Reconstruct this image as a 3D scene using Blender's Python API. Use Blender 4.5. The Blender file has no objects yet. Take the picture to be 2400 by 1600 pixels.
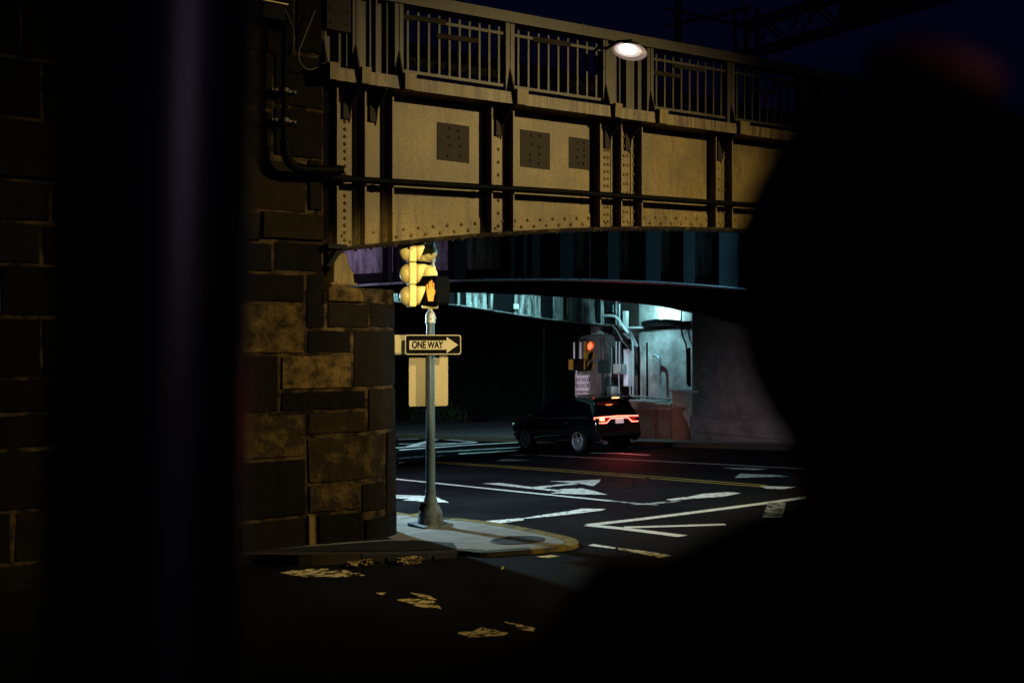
import bpy, math, random
from mathutils import Vector, Matrix
random.seed(11)
SC = bpy.context.scene
COL = SC.collection
PI = math.pi
V = Vector
# ---------------------------------------------------------------- frame of reference
# x runs along the bridge, y runs along the road under it, z up; origin at the abutment corner
CAM = V((-7.53, -13.59, 2.915))
FW = V((.572, .820, 0)).normalized()
RT = V((FW.y, -FW.x, 0))
FPX = 2450.0

def plane_z(s, n):
    return .0057 * max(-60, min(80, s)) - .0602 * max(-30, min(80, n))

def gz(s, n):
    d = math.hypot(s - CAM.x, n - CAM.y)
    t = max(0, min(1, (6.0 - d) / 3.5)); t = t * t * (3 - 2 * t)
    return plane_z(s, n) + .58 * t

def ray(px, py):
    return FW + RT * ((px - 1200) / FPX) + V((0, 0, (800 - py) / FPX))

def G(px, py, h=0.0):
    d = ray(px, py)
    t = (.0057 * CAM.x - .0602 * CAM.y + h - CAM.z) / (d.z - .0057 * d.x + .0602 * d.y)
    return CAM + d * t

def PN(px, py, n):
    d = ray(px, py); return CAM + d * ((n - CAM.y) / d.y)

def PS(px, py, s):
    d = ray(px, py); return CAM + d * ((s - CAM.x) / d.x)

def PD(px, py, dist):
    return CAM + ray(px, py) * dist

# ---------------------------------------------------------------- materials
def new_mat(name):
    m = bpy.data.materials.new(name); m.use_nodes = True
    nt = m.node_tree; b = nt.nodes['Principled BSDF']
    return m, nt, b

def c4(c): return (c[0], c[1], c[2], 1)

def mat(name, col, col2=None, rough=.6, metal=0, scale=4, detail=6, bump=0, bscale=60, stretch=(1, 1, 1), lo=.35, hi=.7, coat=0, spec=.06):
    m, nt, b = new_mat(name); N = nt.nodes; L = nt.links
    b.inputs['Base Color'].default_value = c4(col); b.inputs['Roughness'].default_value = rough
    b.inputs['Metallic'].default_value = metal; b.inputs['Coat Weight'].default_value = coat
    b.inputs['Specular IOR Level'].default_value = spec
    tc = N.new('ShaderNodeTexCoord'); mp = N.new('ShaderNodeMapping'); mp.inputs['Scale'].default_value = stretch
    L.new(tc.outputs['Object'], mp.inputs['Vector'])
    if col2 is not None:
        nz = N.new('ShaderNodeTexNoise'); nz.inputs['Scale'].default_value = scale; nz.inputs['Detail'].default_value = detail
        nz.inputs['Roughness'].default_value = .65
        L.new(mp.outputs['Vector'], nz.inputs['Vector'])
        rp = N.new('ShaderNodeValToRGB'); rp.color_ramp.elements[0].position = lo; rp.color_ramp.elements[1].position = hi
        rp.color_ramp.elements[0].color = c4(col); rp.color_ramp.elements[1].color = c4(col2)
        L.new(nz.outputs['Fac'], rp.inputs['Fac']); L.new(rp.outputs['Color'], b.inputs['Base Color'])
    if bump:
        n2 = N.new('ShaderNodeTexNoise'); n2.inputs['Scale'].default_value = bscale; n2.inputs['Detail'].default_value = 5
        L.new(tc.outputs['Object'], n2.inputs['Vector'])
        bp = N.new('ShaderNodeBump'); bp.inputs['Strength'].default_value = bump; bp.inputs['Distance'].default_value = .01
        L.new(n2.outputs['Fac'], bp.inputs['Height']); L.new(bp.outputs['Normal'], b.inputs['Normal'])
    return m

def emi(name, col, strength):
    m, nt, b = new_mat(name)
    b.inputs['Base Color'].default_value = (.02, .02, .02, 1)
    b.inputs['Emission Color'].default_value = c4(col); b.inputs['Emission Strength'].default_value = strength
    return m

def streaked(name, base, stain, amount=.5, sx=3.0, rust=(.16, .06, .015), fine=True):
    """paint with vertical run-off stains and rust, and a fine dirt grain"""
    m, nt, b = new_mat(name); N = nt.nodes; L = nt.links
    b.inputs['Roughness'].default_value = .5; b.inputs['Specular IOR Level'].default_value = .2
    tc = N.new('ShaderNodeTexCoord')
    mp = N.new('ShaderNodeMapping'); mp.inputs['Scale'].default_value = (sx, sx, .35); L.new(tc.outputs['Object'], mp.inputs['Vector'])
    n1 = N.new('ShaderNodeTexNoise'); n1.inputs['Scale'].default_value = 2.2; n1.inputs['Detail'].default_value = 7; n1.inputs['Roughness'].default_value = .7
    L.new(mp.outputs['Vector'], n1.inputs['Vector'])
    r1 = N.new('ShaderNodeValToRGB'); r1.color_ramp.elements[0].position = .60 - .17 * amount; r1.color_ramp.elements[1].position = .72 - .15 * amount
    r1.color_ramp.elements[0].color = (0, 0, 0, 1)
    L.new(n1.outputs['Fac'], r1.inputs['Fac'])
    n3 = N.new('ShaderNodeTexNoise'); n3.inputs['Scale'].default_value = 1.1; n3.inputs['Detail'].default_value = 4
    L.new(tc.outputs['Object'], n3.inputs['Vector'])
    mxa = N.new('ShaderNodeMix'); mxa.data_type = 'RGBA'; mxa.inputs['A'].default_value = c4(base); mxa.inputs['B'].default_value = c4([x * .62 for x in base])
    r3 = N.new('ShaderNodeMapRange'); r3.inputs['From Min'].default_value = .38; r3.inputs['From Max'].default_value = .62
    L.new(n3.outputs['Fac'], r3.inputs['Value']); L.new(r3.outputs['Result'], mxa.inputs['Factor'])
    mx = N.new('ShaderNodeMix'); mx.data_type = 'RGBA'
    L.new(r1.outputs['Color'], mx.inputs['Factor']); L.new(mxa.outputs['Result'], mx.inputs['A']); mx.inputs['B'].default_value = c4(stain)
    n2 = N.new('ShaderNodeTexNoise'); n2.inputs['Scale'].default_value = 9; n2.inputs['Detail'].default_value = 8; n2.inputs['Roughness'].default_value = .75
    L.new(mp.outputs['Vector'], n2.inputs['Vector'])
    r2 = N.new('ShaderNodeMapRange'); r2.inputs['From Min'].default_value = .61; r2.inputs['From Max'].default_value = .70
    L.new(n2.outputs['Fac'], r2.inputs['Value'])
    mx2 = N.new('ShaderNodeMix'); mx2.data_type = 'RGBA'
    L.new(r2.outputs['Result'], mx2.inputs['Factor']); L.new(mx.outputs['Result'], mx2.inputs['A']); mx2.inputs['B'].default_value = c4(rust)
    out = mx2.outputs['Result']
    if fine:
        n4 = N.new('ShaderNodeTexNoise'); n4.inputs['Scale'].default_value = 55; n4.inputs['Detail'].default_value = 3
        L.new(tc.outputs['Object'], n4.inputs['Vector'])
        r4 = N.new('ShaderNodeMapRange'); r4.inputs['From Min'].default_value = .3; r4.inputs['From Max'].default_value = .7; r4.inputs['To Min'].default_value = .55; r4.inputs['To Max'].default_value = 1.35
        L.new(n4.outputs['Fac'], r4.inputs['Value'])
        mm = N.new('ShaderNodeVectorMath'); mm.operation = 'SCALE'
        L.new(out, mm.inputs[0]); L.new(r4.outputs['Result'], mm.inputs['Scale']); out = mm.outputs['Vector']
        bp = N.new('ShaderNodeBump'); bp.inputs['Strength'].default_value = .25; bp.inputs['Distance'].default_value = .004
        L.new(n4.outputs['Fac'], bp.inputs['Height']); L.new(bp.outputs['Normal'], b.inputs['Normal'])
    L.new(out, b.inputs['Base Color'])
    return m

def masonry_mat():
    m, nt, b = new_mat('sooty_ashlar'); N = nt.nodes; L = nt.links
    b.inputs['Roughness'].default_value = .85; b.inputs['Specular IOR Level'].default_value = .03
    at = N.new('ShaderNodeAttribute'); at.attribute_name = 'tone'
    tc = N.new('ShaderNodeTexCoord')
    nz = N.new('ShaderNodeTexNoise'); nz.inputs['Scale'].default_value = 4.2; nz.inputs['Detail'].default_value = 10; nz.inputs['Roughness'].default_value = .78
    L.new(tc.outputs['Object'], nz.inputs['Vector'])
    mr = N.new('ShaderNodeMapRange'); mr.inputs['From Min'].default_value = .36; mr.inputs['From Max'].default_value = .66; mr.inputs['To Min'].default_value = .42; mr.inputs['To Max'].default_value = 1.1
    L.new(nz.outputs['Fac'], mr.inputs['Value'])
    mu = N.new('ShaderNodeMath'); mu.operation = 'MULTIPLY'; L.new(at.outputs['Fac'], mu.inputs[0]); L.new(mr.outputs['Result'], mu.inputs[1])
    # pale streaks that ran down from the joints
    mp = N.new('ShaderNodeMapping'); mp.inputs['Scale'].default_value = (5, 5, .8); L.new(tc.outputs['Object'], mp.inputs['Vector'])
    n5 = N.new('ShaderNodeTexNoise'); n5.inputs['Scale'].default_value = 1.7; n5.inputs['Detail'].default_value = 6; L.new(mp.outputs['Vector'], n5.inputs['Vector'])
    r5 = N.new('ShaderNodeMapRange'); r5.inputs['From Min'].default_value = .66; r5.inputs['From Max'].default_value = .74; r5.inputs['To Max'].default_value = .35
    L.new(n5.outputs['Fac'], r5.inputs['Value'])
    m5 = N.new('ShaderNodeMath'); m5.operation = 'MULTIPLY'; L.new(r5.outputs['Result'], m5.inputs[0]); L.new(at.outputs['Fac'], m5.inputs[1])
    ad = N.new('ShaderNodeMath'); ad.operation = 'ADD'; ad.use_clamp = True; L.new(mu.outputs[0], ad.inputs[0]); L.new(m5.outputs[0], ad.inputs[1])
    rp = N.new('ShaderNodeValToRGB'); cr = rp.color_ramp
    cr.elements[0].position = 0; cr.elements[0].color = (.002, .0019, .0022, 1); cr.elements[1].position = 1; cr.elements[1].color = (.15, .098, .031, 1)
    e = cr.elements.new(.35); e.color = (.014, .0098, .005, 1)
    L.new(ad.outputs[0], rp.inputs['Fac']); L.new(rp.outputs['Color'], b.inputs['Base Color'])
    n2 = N.new('ShaderNodeTexNoise'); n2.inputs['Scale'].default_value = 22; n2.inputs['Detail'].default_value = 8
    L.new(tc.outputs['Object'], n2.inputs['Vector'])
    bp = N.new('ShaderNodeBump'); bp.inputs['Strength'].default_value = .7; bp.inputs['Distance'].default_value = .02
    L.new(n2.outputs['Fac'], bp.inputs['Height']); L.new(bp.outputs['Normal'], b.inputs['Normal'])
    return m

def worn_paint(name, col, wear=.42, scale=7.0, soft=.03):
    """road paint that has flaked off in places: bare road shows through the gaps"""
    m, nt, b = new_mat(name); N = nt.nodes; L = nt.links
    b.inputs['Base Color'].default_value = c4(col); b.inputs['Roughness'].default_value = .75; b.inputs['Specular IOR Level'].default_value = .06
    tc = N.new('ShaderNodeTexCoord')
    nz = N.new('ShaderNodeTexNoise'); nz.inputs['Scale'].default_value = scale; nz.inputs['Detail'].default_value = 9; nz.inputs['Roughness'].default_value = .72
    L.new(tc.outputs['Object'], nz.inputs['Vector'])
    mr = N.new('ShaderNodeMapRange'); mr.inputs['From Min'].default_value = wear - soft; mr.inputs['From Max'].default_value = wear + soft
    L.new(nz.outputs['Fac'], mr.inputs['Value']); L.new(mr.outputs['Result'], b.inputs['Alpha'])
    n2 = N.new('ShaderNodeTexNoise'); n2.inputs['Scale'].default_value = 30; n2.inputs['Detail'].default_value = 4; L.new(tc.outputs['Object'], n2.inputs['Vector'])
    rp = N.new('ShaderNodeValToRGB'); rp.color_ramp.elements[0].position = .3; rp.color_ramp.elements[1].position = .65
    rp.color_ramp.elements[0].color = c4([x * .5 for x in col]); rp.color_ramp.elements[1].color = c4(col)
    L.new(n2.outputs['Fac'], rp.inputs['Fac']); L.new(rp.outputs['Color'], b.inputs['Base Color'])
    return m

def asphalt_mat():
    m, nt, b = new_mat('worn_asphalt'); N = nt.nodes; L = nt.links
    tc = N.new('ShaderNodeTexCoord')
    n1 = N.new('ShaderNodeTexNoise'); n1.inputs['Scale'].default_value = .5; n1.inputs['Detail'].default_value = 8; L.new(tc.outputs['Object'], n1.inputs['Vector'])
    rp = N.new('ShaderNodeValToRGB'); rp.color_ramp.elements[0].position = .3; rp.color_ramp.elements[1].position = .75
    rp.color_ramp.elements[0].color = (.0024, .0024, .0032, 1); rp.color_ramp.elements[1].color = (.0072, .0070, .0080, 1)
    L.new(n1.outputs['Fac'], rp.inputs['Fac'])
    n2 = N.new('ShaderNodeTexNoise'); n2.inputs['Scale'].default_value = 26; n2.inputs['Detail'].default_value = 8; n2.inputs['Roughness'].default_value = .8; L.new(tc.outputs['Object'], n2.inputs['Vector'])
    r2 = N.new('ShaderNodeMapRange'); r2.inputs['From Min'].default_value = .3; r2.inputs['From Max'].default_value = .72; r2.inputs['To Min'].default_value = .3; r2.inputs['To Max'].default_value = 2.0
    L.new(n2.outputs['Fac'], r2.inputs['Value'])
    vm = N.new('ShaderNodeVectorMath'); vm.operation = 'SCALE'; L.new(rp.outputs['Color'], vm.inputs[0]); L.new(r2.outputs['Result'], vm.inputs['Scale'])
    # scattered pale grit
    vo = N.new('ShaderNodeTexVoronoi'); vo.inputs['Scale'].default_value = 9; L.new(tc.outputs['Object'], vo.inputs['Vector'])
    mr = N.new('ShaderNodeMapRange'); mr.inputs['From Min'].default_value = .035; mr.inputs['From Max'].default_value = .05; mr.inputs['To Min'].default_value = .55; mr.inputs['To Max'].default_value = 0
    L.new(vo.outputs['Distance'], mr.inputs['Value'])
    sepc = N.new('ShaderNodeSeparateColor'); L.new(vo.outputs['Color'], sepc.inputs['Color'])
    gt = N.new('ShaderNodeMath'); gt.operation = 'GREATER_THAN'; gt.inputs[1].default_value = .965; L.new(sepc.outputs['Red'], gt.inputs[0])
    mu = N.new('ShaderNodeMath'); mu.operation = 'MULTIPLY'; L.new(mr.outputs['Result'], mu.inputs[0]); L.new(gt.outputs[0], mu.inputs[1])
    mx = N.new('ShaderNodeMix'); mx.data_type = 'RGBA'; L.new(mu.outputs[0], mx.inputs['Factor']); L.new(vm.outputs['Vector'], mx.inputs['A']); mx.inputs['B'].default_value = (.09, .085, .08, 1)
    L.new(mx.outputs['Result'], b.inputs['Base Color'])
    b.inputs['Roughness'].default_value = .7; b.inputs['Specular IOR Level'].default_value = .01
    bp = N.new('ShaderNodeBump'); bp.inputs['Strength'].default_value = .5; bp.inputs['Distance'].default_value = .012
    L.new(n2.outputs['Fac'], bp.inputs['Height']); L.new(bp.outputs['Normal'], b.inputs['Normal'])
    return m

M = {}
M['asphalt'] = asphalt_mat()
M['stone'] = masonry_mat()
M['mortar'] = mat('mortar', (.004, .003, .002), (.062, .042, .018), rough=.9, scale=4.5, lo=.42, hi=.72, bump=.5, bscale=50)
M['girder'] = streaked('cream_girder_paint', (.100, .069, .0165), (.050, .031, .008), amount=.62)
M['girder_rust'] = streaked('rusty_cream_paint', (.098, .07, .025), (.024, .010, .003), amount=.9, sx=5, rust=(.05, .022, .008))
M['parapet'] = streaked('dull_parapet_paint', (.033, .0235, .011), (.014, .0098, .005), amount=.65, rust=(.06, .025, .01))
M['flange'] = mat('grimy_flange', (.008, .006, .004), (.05, .035, .014), rough=.8, scale=5, lo=.52, hi=.72)
M['patch'] = mat('grey_patch_paint', (.014, .0102, .0075), (.009, .0066, .005), rough=.6, scale=6)
M['board'] = mat('weathered_board', (.016, .013, .009), (.008, .006, .005), rough=.8, scale=6, stretch=(.5, 3, 3))
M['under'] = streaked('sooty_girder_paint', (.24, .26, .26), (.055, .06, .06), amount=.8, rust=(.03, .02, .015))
M['under_lit'] = streaked('lit_flaking_girder_paint', (.46, .48, .46), (.05, .05, .045), amount=.9, sx=2, rust=(.03, .02, .015))  # paler copy of the inner girder paint, coloured for lamplight
M['black_steel'] = mat('black_steel', (.004, .004, .0045), (.007, .0065, .0065), rough=.6, scale=8, spec=.04)
M['dark_pipe'] = mat('black_painted_pipe', (.0012, .0012, .0014), (.002, .002, .002), rough=.6, scale=10, spec=.02)
M['galv'] = mat('galvanised_steel', (.40, .44, .46), (.26, .28, .30), rough=.42, metal=.35, scale=14, bump=.1)
M['clamp'] = mat('dull_clamp_steel', (.07, .065, .06), (.03, .028, .026), rough=.5, metal=.3)
M['pole'] = mat('weathered_pole_paint', (.085, .135, .175), (.055, .085, .11), rough=.36, metal=.3, spec=.4, scale=7, stretch=(1, 1, .25), bump=.2, bscale=90)
M['base_iron'] = mat('chipped_base_paint', (.075, .10, .12), (.03, .03, .03), rough=.65, scale=6, bump=.3, lo=.45, hi=.62)
M['alu'] = mat('bare_sign_aluminium', (.40, .345, .22), (.32, .275, .17), rough=.5, metal=.25, scale=3, stretch=(1, 1, .3), lo=.3, hi=.7)
M['sign_white'] = mat('sign_white', (.42, .37, .26), (.36, .315, .21), rough=.5, scale=4)
M['sign_blue_white'] = mat('sign_cool_white', (.7, .7, .78), (.6, .6, .68), rough=.5, scale=4)
M['sign_black'] = mat('sign_black', (.004, .004, .0045), rough=.7, spec=.02)
M['sig_yellow'] = mat('signal_yellow', (.92, .76, .31), (.82, .64, .22), rough=.45, scale=5, spec=.3)
M['sig_yellow_dim'] = mat('dimmed_signal_yellow', (.30, .19, .025), (.20, .12, .015), rough=.5, scale=5)  # darker copy of signal yellow, offsets the fill that overlights it
M['sig_black'] = mat('signal_black', (.0035, .0035, .004), rough=.7, spec=.02)
M['lens_dark'] = mat('dark_lens', (.012, .008, .006), rough=.2)
M['amber'] = emi('amber_led', (1, .34, .03), 2.6)
M['red_strong'] = emi('red_lens_bright', (1, .10, .18), 60)
M['red_lens'] = emi('red_signal_lens', (1, .05, .02), 6)
M['pavement'] = mat('pavement_concrete', (.125, .120, .115), (.075, .072, .068), rough=.85, scale=2.5, bump=.35, bscale=60)
M['kerb'] = mat('kerb_concrete', (.026, .020, .0125), (.014, .011, .008), rough=.85, scale=4, bump=.4)
M['kerb_yellow'] = mat('worn_yellow_kerb_paint', (.10, .07, .012), (.035, .028, .016), rough=.75, scale=5, lo=.42, hi=.6, bump=.3)
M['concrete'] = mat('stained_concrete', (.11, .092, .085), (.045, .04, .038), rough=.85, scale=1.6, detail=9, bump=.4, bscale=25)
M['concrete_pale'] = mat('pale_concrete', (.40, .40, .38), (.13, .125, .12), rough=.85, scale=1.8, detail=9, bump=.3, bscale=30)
M['pier_concrete'] = mat('stained_pier_concrete', (.12, .095, .092), (.045, .038, .038), rough=.9, scale=1.8, detail=9, bump=.4, bscale=25, stretch=(2, 2, .6))
M['bin'] = mat('rough_cast_concrete', (.30, .24, .20), (.20, .16, .135), rough=.9, scale=5, bump=.5)
M['unlit_mortar'] = mat('mortar_painted_unlit', (.0015, .0015, .002), (.004, .0035, .0035), rough=.9, scale=4)  # darker mortar copy for the far left, paints the lamp's fall-off
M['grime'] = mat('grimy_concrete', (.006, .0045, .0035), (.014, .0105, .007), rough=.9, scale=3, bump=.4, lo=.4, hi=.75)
M['iron'] = mat('cast_iron_cover', (.010, .010, .012), (.02, .02, .022), rough=.7, scale=20, bump=.6, bscale=40)
M['white_line'] = worn_paint('worn_white_line', (.40, .40, .39), wear=.36, scale=9)
M['white_arrow'] = worn_paint('worn_white_arrow', (.40, .40, .385), wear=.43, scale=9)
M['white_bar'] = worn_paint('worn_white_bar', (.46, .46, .445), wear=.43, scale=9)
M['faint_line'] = worn_paint('faded_white_line', (.22, .22, .215), wear=.46, scale=5)
M['white_far'] = worn_paint('far_white_line', (.72, .72, .70), wear=.3, scale=4)
M['pale_line'] = worn_paint('worn_pale_line', (.32, .29, .19), wear=.45, scale=9)
M['yellow_line'] = worn_paint('worn_yellow_line', (.34, .235, .05), wear=.36, scale=5)
M['old_stripe'] = worn_paint('flaked_crossing_stripe', (.44, .345, .175), wear=.49, scale=8, soft=.02)
M['car'] = mat('black_car_paint', (.004, .004, .005), rough=.12, coat=1.0, spec=.5)
M['car_glass'] = mat('tinted_glass', (.002, .002, .003), rough=.04, spec=.6)
M['car_trim'] = mat('black_trim', (.008, .008, .008), rough=.5)
M['rubber'] = mat('tyre_rubber', (.012, .012, .012), (.02, .02, .02), rough=.8, scale=20)
M['alloy'] = mat('alloy_wheel', (.6, .6, .62), rough=.42, metal=.8)
M['chrome'] = mat('chrome', (.75, .75, .78), rough=.42, metal=1)
M['tail'] = emi('tail_light_tube', (1, .10, .07), 9)
M['tail_hot'] = emi('tail_light_core', (1, .25, .07), 16)
M['shade_steel'] = mat('painted_shade_steel', (.006, .007, .008), (.003, .003, .003), rough=.8, scale=3)  # dark colour standing in for shade on the inner girders
M['tail_dim'] = emi('tail_light_lens', (1, .02, .02), .35)
M['plate'] = emi('self_glowing_plate', (.9, .62, .66), .55)  # plate glows by itself, imitating the light of a plate lamp
M['coat'] = mat('black_coat', (.0035, .0035, .004), (.006, .006, .007), rough=.95, spec=.05, scale=20)
M['trousers'] = mat('dark_trousers', (.006, .006, .008), rough=.95, spec=.05)
M['skin'] = mat('skin', (.12, .07, .05), rough=.6, spec=.1)
M['hair'] = mat('dark_hair', (.004, .003, .003), (.008, .006, .005), rough=.9, spec=.05, scale=40)
M['cap'] = mat('dark_red_wool', (.75, .24, .20), (.25, .04, .04), rough=.95, spec=.05, scale=30, bump=.4)
M['post_paint'] = mat('dark_post_paint', (.006, .0055, .007), (.008, .007, .009), rough=.36, spec=.5, scale=6)
M['paper'] = mat('dry_leaf_litter', (.17, .125, .05), (.06, .043, .017), rough=.85, scale=8)
M['hill'] = mat('dark_scrub_bank', (.008, .009, .006), (.016, .016, .01), rough=.95, scale=1.5)
M['leaf'] = mat('shrub_leaf', (.02, .028, .012), (.035, .045, .018), rough=.8, scale=4)
M['bark'] = mat('bark', (.03, .024, .018), rough=.9)
M['glow_core'] = emi('reflection_core', (1, .86, .76), 4.5)  # emission for the layered glow of the glass reflection
M['glow_rim'] = emi('reflection_rim', (1, .68, .55), .22)
M['glow_mid'] = emi('reflection_mid', (1, .78, .66), .75)
M['cyan_glow'] = emi('cool_lamp_tube', (.55, .97, 1), 22)
M['white_box'] = mat('white_enamel', (.72, .74, .74), rough=.4)
M['cable'] = mat('grey_cable', (.06, .05, .04), rough=.5)
M['pink_smear'] = mat('dark_plate', (.02, .02, .03), rough=.6)

# ---------------------------------------------------------------- mesh helpers
class MB:
    def __init__(self):
        self.v = []; self.f = []; self.sm = []; self.mi = []; self.tone = []
        self.cur = 0; self.t = 0.0
    def add(self, vs, fs, smooth=False):
        o = len(self.v); self.v += [V(p) for p in vs]
        for f in fs:
            self.f.append([i + o for i in f]); self.sm.append(smooth); self.mi.append(self.cur); self.tone.append(self.t)
        return self
    def box(self, a, b):
        x0, y0, z0 = [min(a[i], b[i]) for i in range(3)]; x1, y1, z1 = [max(a[i], b[i]) for i in range(3)]
        return self.hexa([(x0, y0, z0), (x1, y0, z0), (x1, y1, z0), (x0, y1, z0), (x0, y0, z1), (x1, y0, z1), (x1, y1, z1), (x0, y1, z1)])
    def hexa(self, p):
        return self.add(p, [(0, 3, 2, 1), (4, 5, 6, 7), (0, 1, 5, 4), (1, 2, 6, 5), (2, 3, 7, 6), (3, 0, 4, 7)])
    def obox(self, c, ax, ay, az):
        c = V(c); ax = V(ax); ay = V(ay); az = V(az)
        return self.hexa([c - ax - ay - az, c + ax - ay - az, c + ax + ay - az, c - ax + ay - az, c - ax - ay + az, c + ax - ay + az, c + ax + ay + az, c - ax + ay + az])
    def prism(self, poly, vec):
        n = len(poly); poly = [V(p) for p in poly]; vec = V(vec)
        fs = [tuple(range(n - 1, -1, -1)), tuple(range(n, 2 * n))] + [(i, (i + 1) % n, n + (i + 1) % n, n + i) for i in range(n)]
        return self.add(poly + [p + vec for p in poly], fs)
    def poly(self, pts):
        return self.add(pts, [tuple(range(len(pts)))])
    def tube(self, pts, r, seg=10, r2=None, cap=True):
        pts = [V(p) for p in pts]; n = len(pts); rs = [r + (r2 - r) * i / (n - 1) if r2 is not None else r for i in range(n)]
        vs = []; up = None
        for i, p in enumerate(pts):
            d = (pts[min(i + 1, n - 1)] - pts[max(i - 1, 0)]).normalized()
            if up is None:
                a = V((0, 0, 1)) if abs(d.z) < .9 else V((1, 0, 0)); up = d.cross(a).normalized()
            else:
                up = (up - d * up.dot(d)).normalized()
            w = d.cross(up)
            for k in range(seg):
                t = 2 * PI * k / seg; vs.append(p + (up * math.cos(t) + w * math.sin(t)) * rs[i])
        fs = [(i * seg + k, i * seg + (k + 1) % seg, (i + 1) * seg + (k + 1) % seg, (i + 1) * seg + k) for i in range(n - 1) for k in range(seg)]
        self.add(vs, fs, True)
        if cap:
            self.add(vs[:seg][::-1], [tuple(range(seg))]); self.add(vs[-seg:], [tuple(range(seg))])
        return self
    def lathe(self, o, axis, prof, seg=20):
        o = V(o); ax = V(axis).normalized(); a = V((0, 0, 1)) if abs(ax.z) < .9 else V((1, 0, 0)); u = ax.cross(a).normalized(); w = ax.cross(u)
        vs = [o + ax * h + (u * math.cos(2 * PI * k / seg) + w * math.sin(2 * PI * k / seg)) * r for r, h in prof for k in range(seg)]
        fs = [(i * seg + k, i * seg + (k + 1) % seg, (i + 1) * seg + (k + 1) % seg, (i + 1) * seg + k) for i in range(len(prof) - 1) for k in range(seg)]
        self.add(vs, fs, True)
        for j in (0, len(prof) - 1):
            if prof[j][0] > 1e-4: self.add(vs[j * seg:(j + 1) * seg], [tuple(range(seg))])
        return self
    def ball(self, c, rx, ry=None, rz=None, seg=14, rings=9, basis=None):
        ry = ry or rx; rz = rz or rx; c = V(c); B = basis or (V((1, 0, 0)), V((0, 1, 0)), V((0, 0, 1)))
        vs = []
        for i in range(rings + 1):
            t = PI * i / rings
            for k in range(seg):
                a = 2 * PI * k / seg
                vs.append(c + B[0] * (rx * math.sin(t) * math.cos(a)) + B[1] * (ry * math.sin(t) * math.sin(a)) + B[2] * (rz * math.cos(t)))
        fs = [(i * seg + k, i * seg + (k + 1) % seg, (i + 1) * seg + (k + 1) % seg, (i + 1) * seg + k) for i in range(rings) for k in range(seg)]
        return self.add(vs, fs, True)
    def rivet(self, c, nrm, r=.022, h=.014):
        c = V(c); nrm = V(nrm).normalized(); a = V((0, 0, 1)) if abs(nrm.z) < .9 else V((1, 0, 0)); u = nrm.cross(a).normalized(); w = nrm.cross(u)
        vs = [c + (u * math.cos(k * PI / 4) + w * math.sin(k * PI / 4)) * r for k in range(8)]
        vs += [c + nrm * h * .75 + (u * math.cos(k * PI / 4) + w * math.sin(k * PI / 4)) * r * .65 for k in range(8)] + [c + nrm * h]
        fs = [(k, (k + 1) % 8, 8 + (k + 1) % 8, 8 + k) for k in range(8)] + [(8 + k, 8 + (k + 1) % 8, 16) for k in range(8)]
        return self.add(vs, fs, True)
    def build(self, name, mats, parent=None, loc=None, bevel=0, local=False, tone=False, sub=0):
        org = V((0, 0, 0))
        if not local:
            if parent is not None: org = WL[parent.name]
            elif loc is not None: org = V(loc)
        me = bpy.data.meshes.new(name)
        me.from_pydata([tuple(p - org) for p in self.v], [], self.f); 
        me.polygons.foreach_set('use_smooth', self.sm)
        ms = mats if isinstance(mats, (list, tuple)) else [mats]
        for m in ms: me.materials.append(m)
        me.polygons.foreach_set('material_index', self.mi)
        if tone:
            a = me.attributes.new('tone', 'FLOAT', 'FACE'); a.data.foreach_set('value', self.tone)
        me.update()
        return link(name, me, parent, org, bevel, sub)

WL = {}
def link(name, me, parent, org, bevel=0, sub=0):
    o = bpy.data.objects.new(name, me); COL.objects.link(o)
    if parent is not None: o.parent = parent
    else: o.location = org
    WL[o.name] = V(org)
    if bevel:
        b = o.modifiers.new('bevel', 'BEVEL'); b.width = bevel; b.segments = 2; b.limit_method = 'ANGLE'; b.angle_limit = .6
    if sub:
        b = o.modifiers.new('sub', 'SUBSURF'); b.levels = sub; b.render_levels = sub
    return o

def tag(o, label=None, cat=None, group=None, kind=None):
    if label: o['label'] = label
    if cat: o['category'] = cat
    if group: o['group'] = group
    if kind: o['kind'] = kind
    return o

def thing(name, label, cat, loc=(0, 0, 0), group=None):
    o = bpy.data.objects.new(name, None); COL.objects.link(o); o.location = loc; o.empty_display_size = .2
    WL[o.name] = V(loc)
    return tag(o, label, cat, group)

def text_part(name, body, size, origin, right, up, m, parent, xs=1.0, bold=.0, align='CENTER'):
    """lettering standing 3 mm proud of a sign face"""
    cu = bpy.data.curves.new('txt', 'FONT'); cu.body = body; cu.size = size; cu.align_x = align; cu.align_y = 'CENTER'; cu.extrude = .0015; cu.offset = bold
    t = bpy.data.objects.new('txt', cu); COL.objects.link(t)
    dg = bpy.context.evaluated_depsgraph_get(); me = bpy.data.meshes.new_from_object(t.evaluated_get(dg))
    bpy.data.objects.remove(t); bpy.data.curves.remove(cu)
    right = V(right).normalized(); up = V(up).normalized(); nr = right.cross(up); org = WL[parent.name]
    for v in me.vertices:
        v.co = V(origin) + right * (v.co.x * xs) + up * v.co.y + nr * v.co.z - org
    me.materials.clear(); me.materials.append(m); me.name = name
    return link(name, me, parent, org)

def interp(tab, x):
    if x <= tab[0][0]: return tab[0][1]
    for (a, b), (c, d) in zip(tab, tab[1:]):
        if x <= c: return b + (d - b) * (x - a) / (c - a)
    return tab[-1][1]

def smooth_path(pts, n=6):
    pts = [V(p) for p in pts]; out = []
    for i in range(len(pts) - 1):
        p0 = pts[max(i - 1, 0)]; p1 = pts[i]; p2 = pts[i + 1]; p3 = pts[min(i + 2, len(pts) - 1)]
        for k in range(n):
            t = k / n
            out.append(.5 * ((2 * p1) + (p2 - p0) * t + (2 * p0 - 5 * p1 + 4 * p2 - p3) * t * t + (3 * p1 - p0 - 3 * p2 + p3) * t ** 3))
    return out + [pts[-1]]

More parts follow.
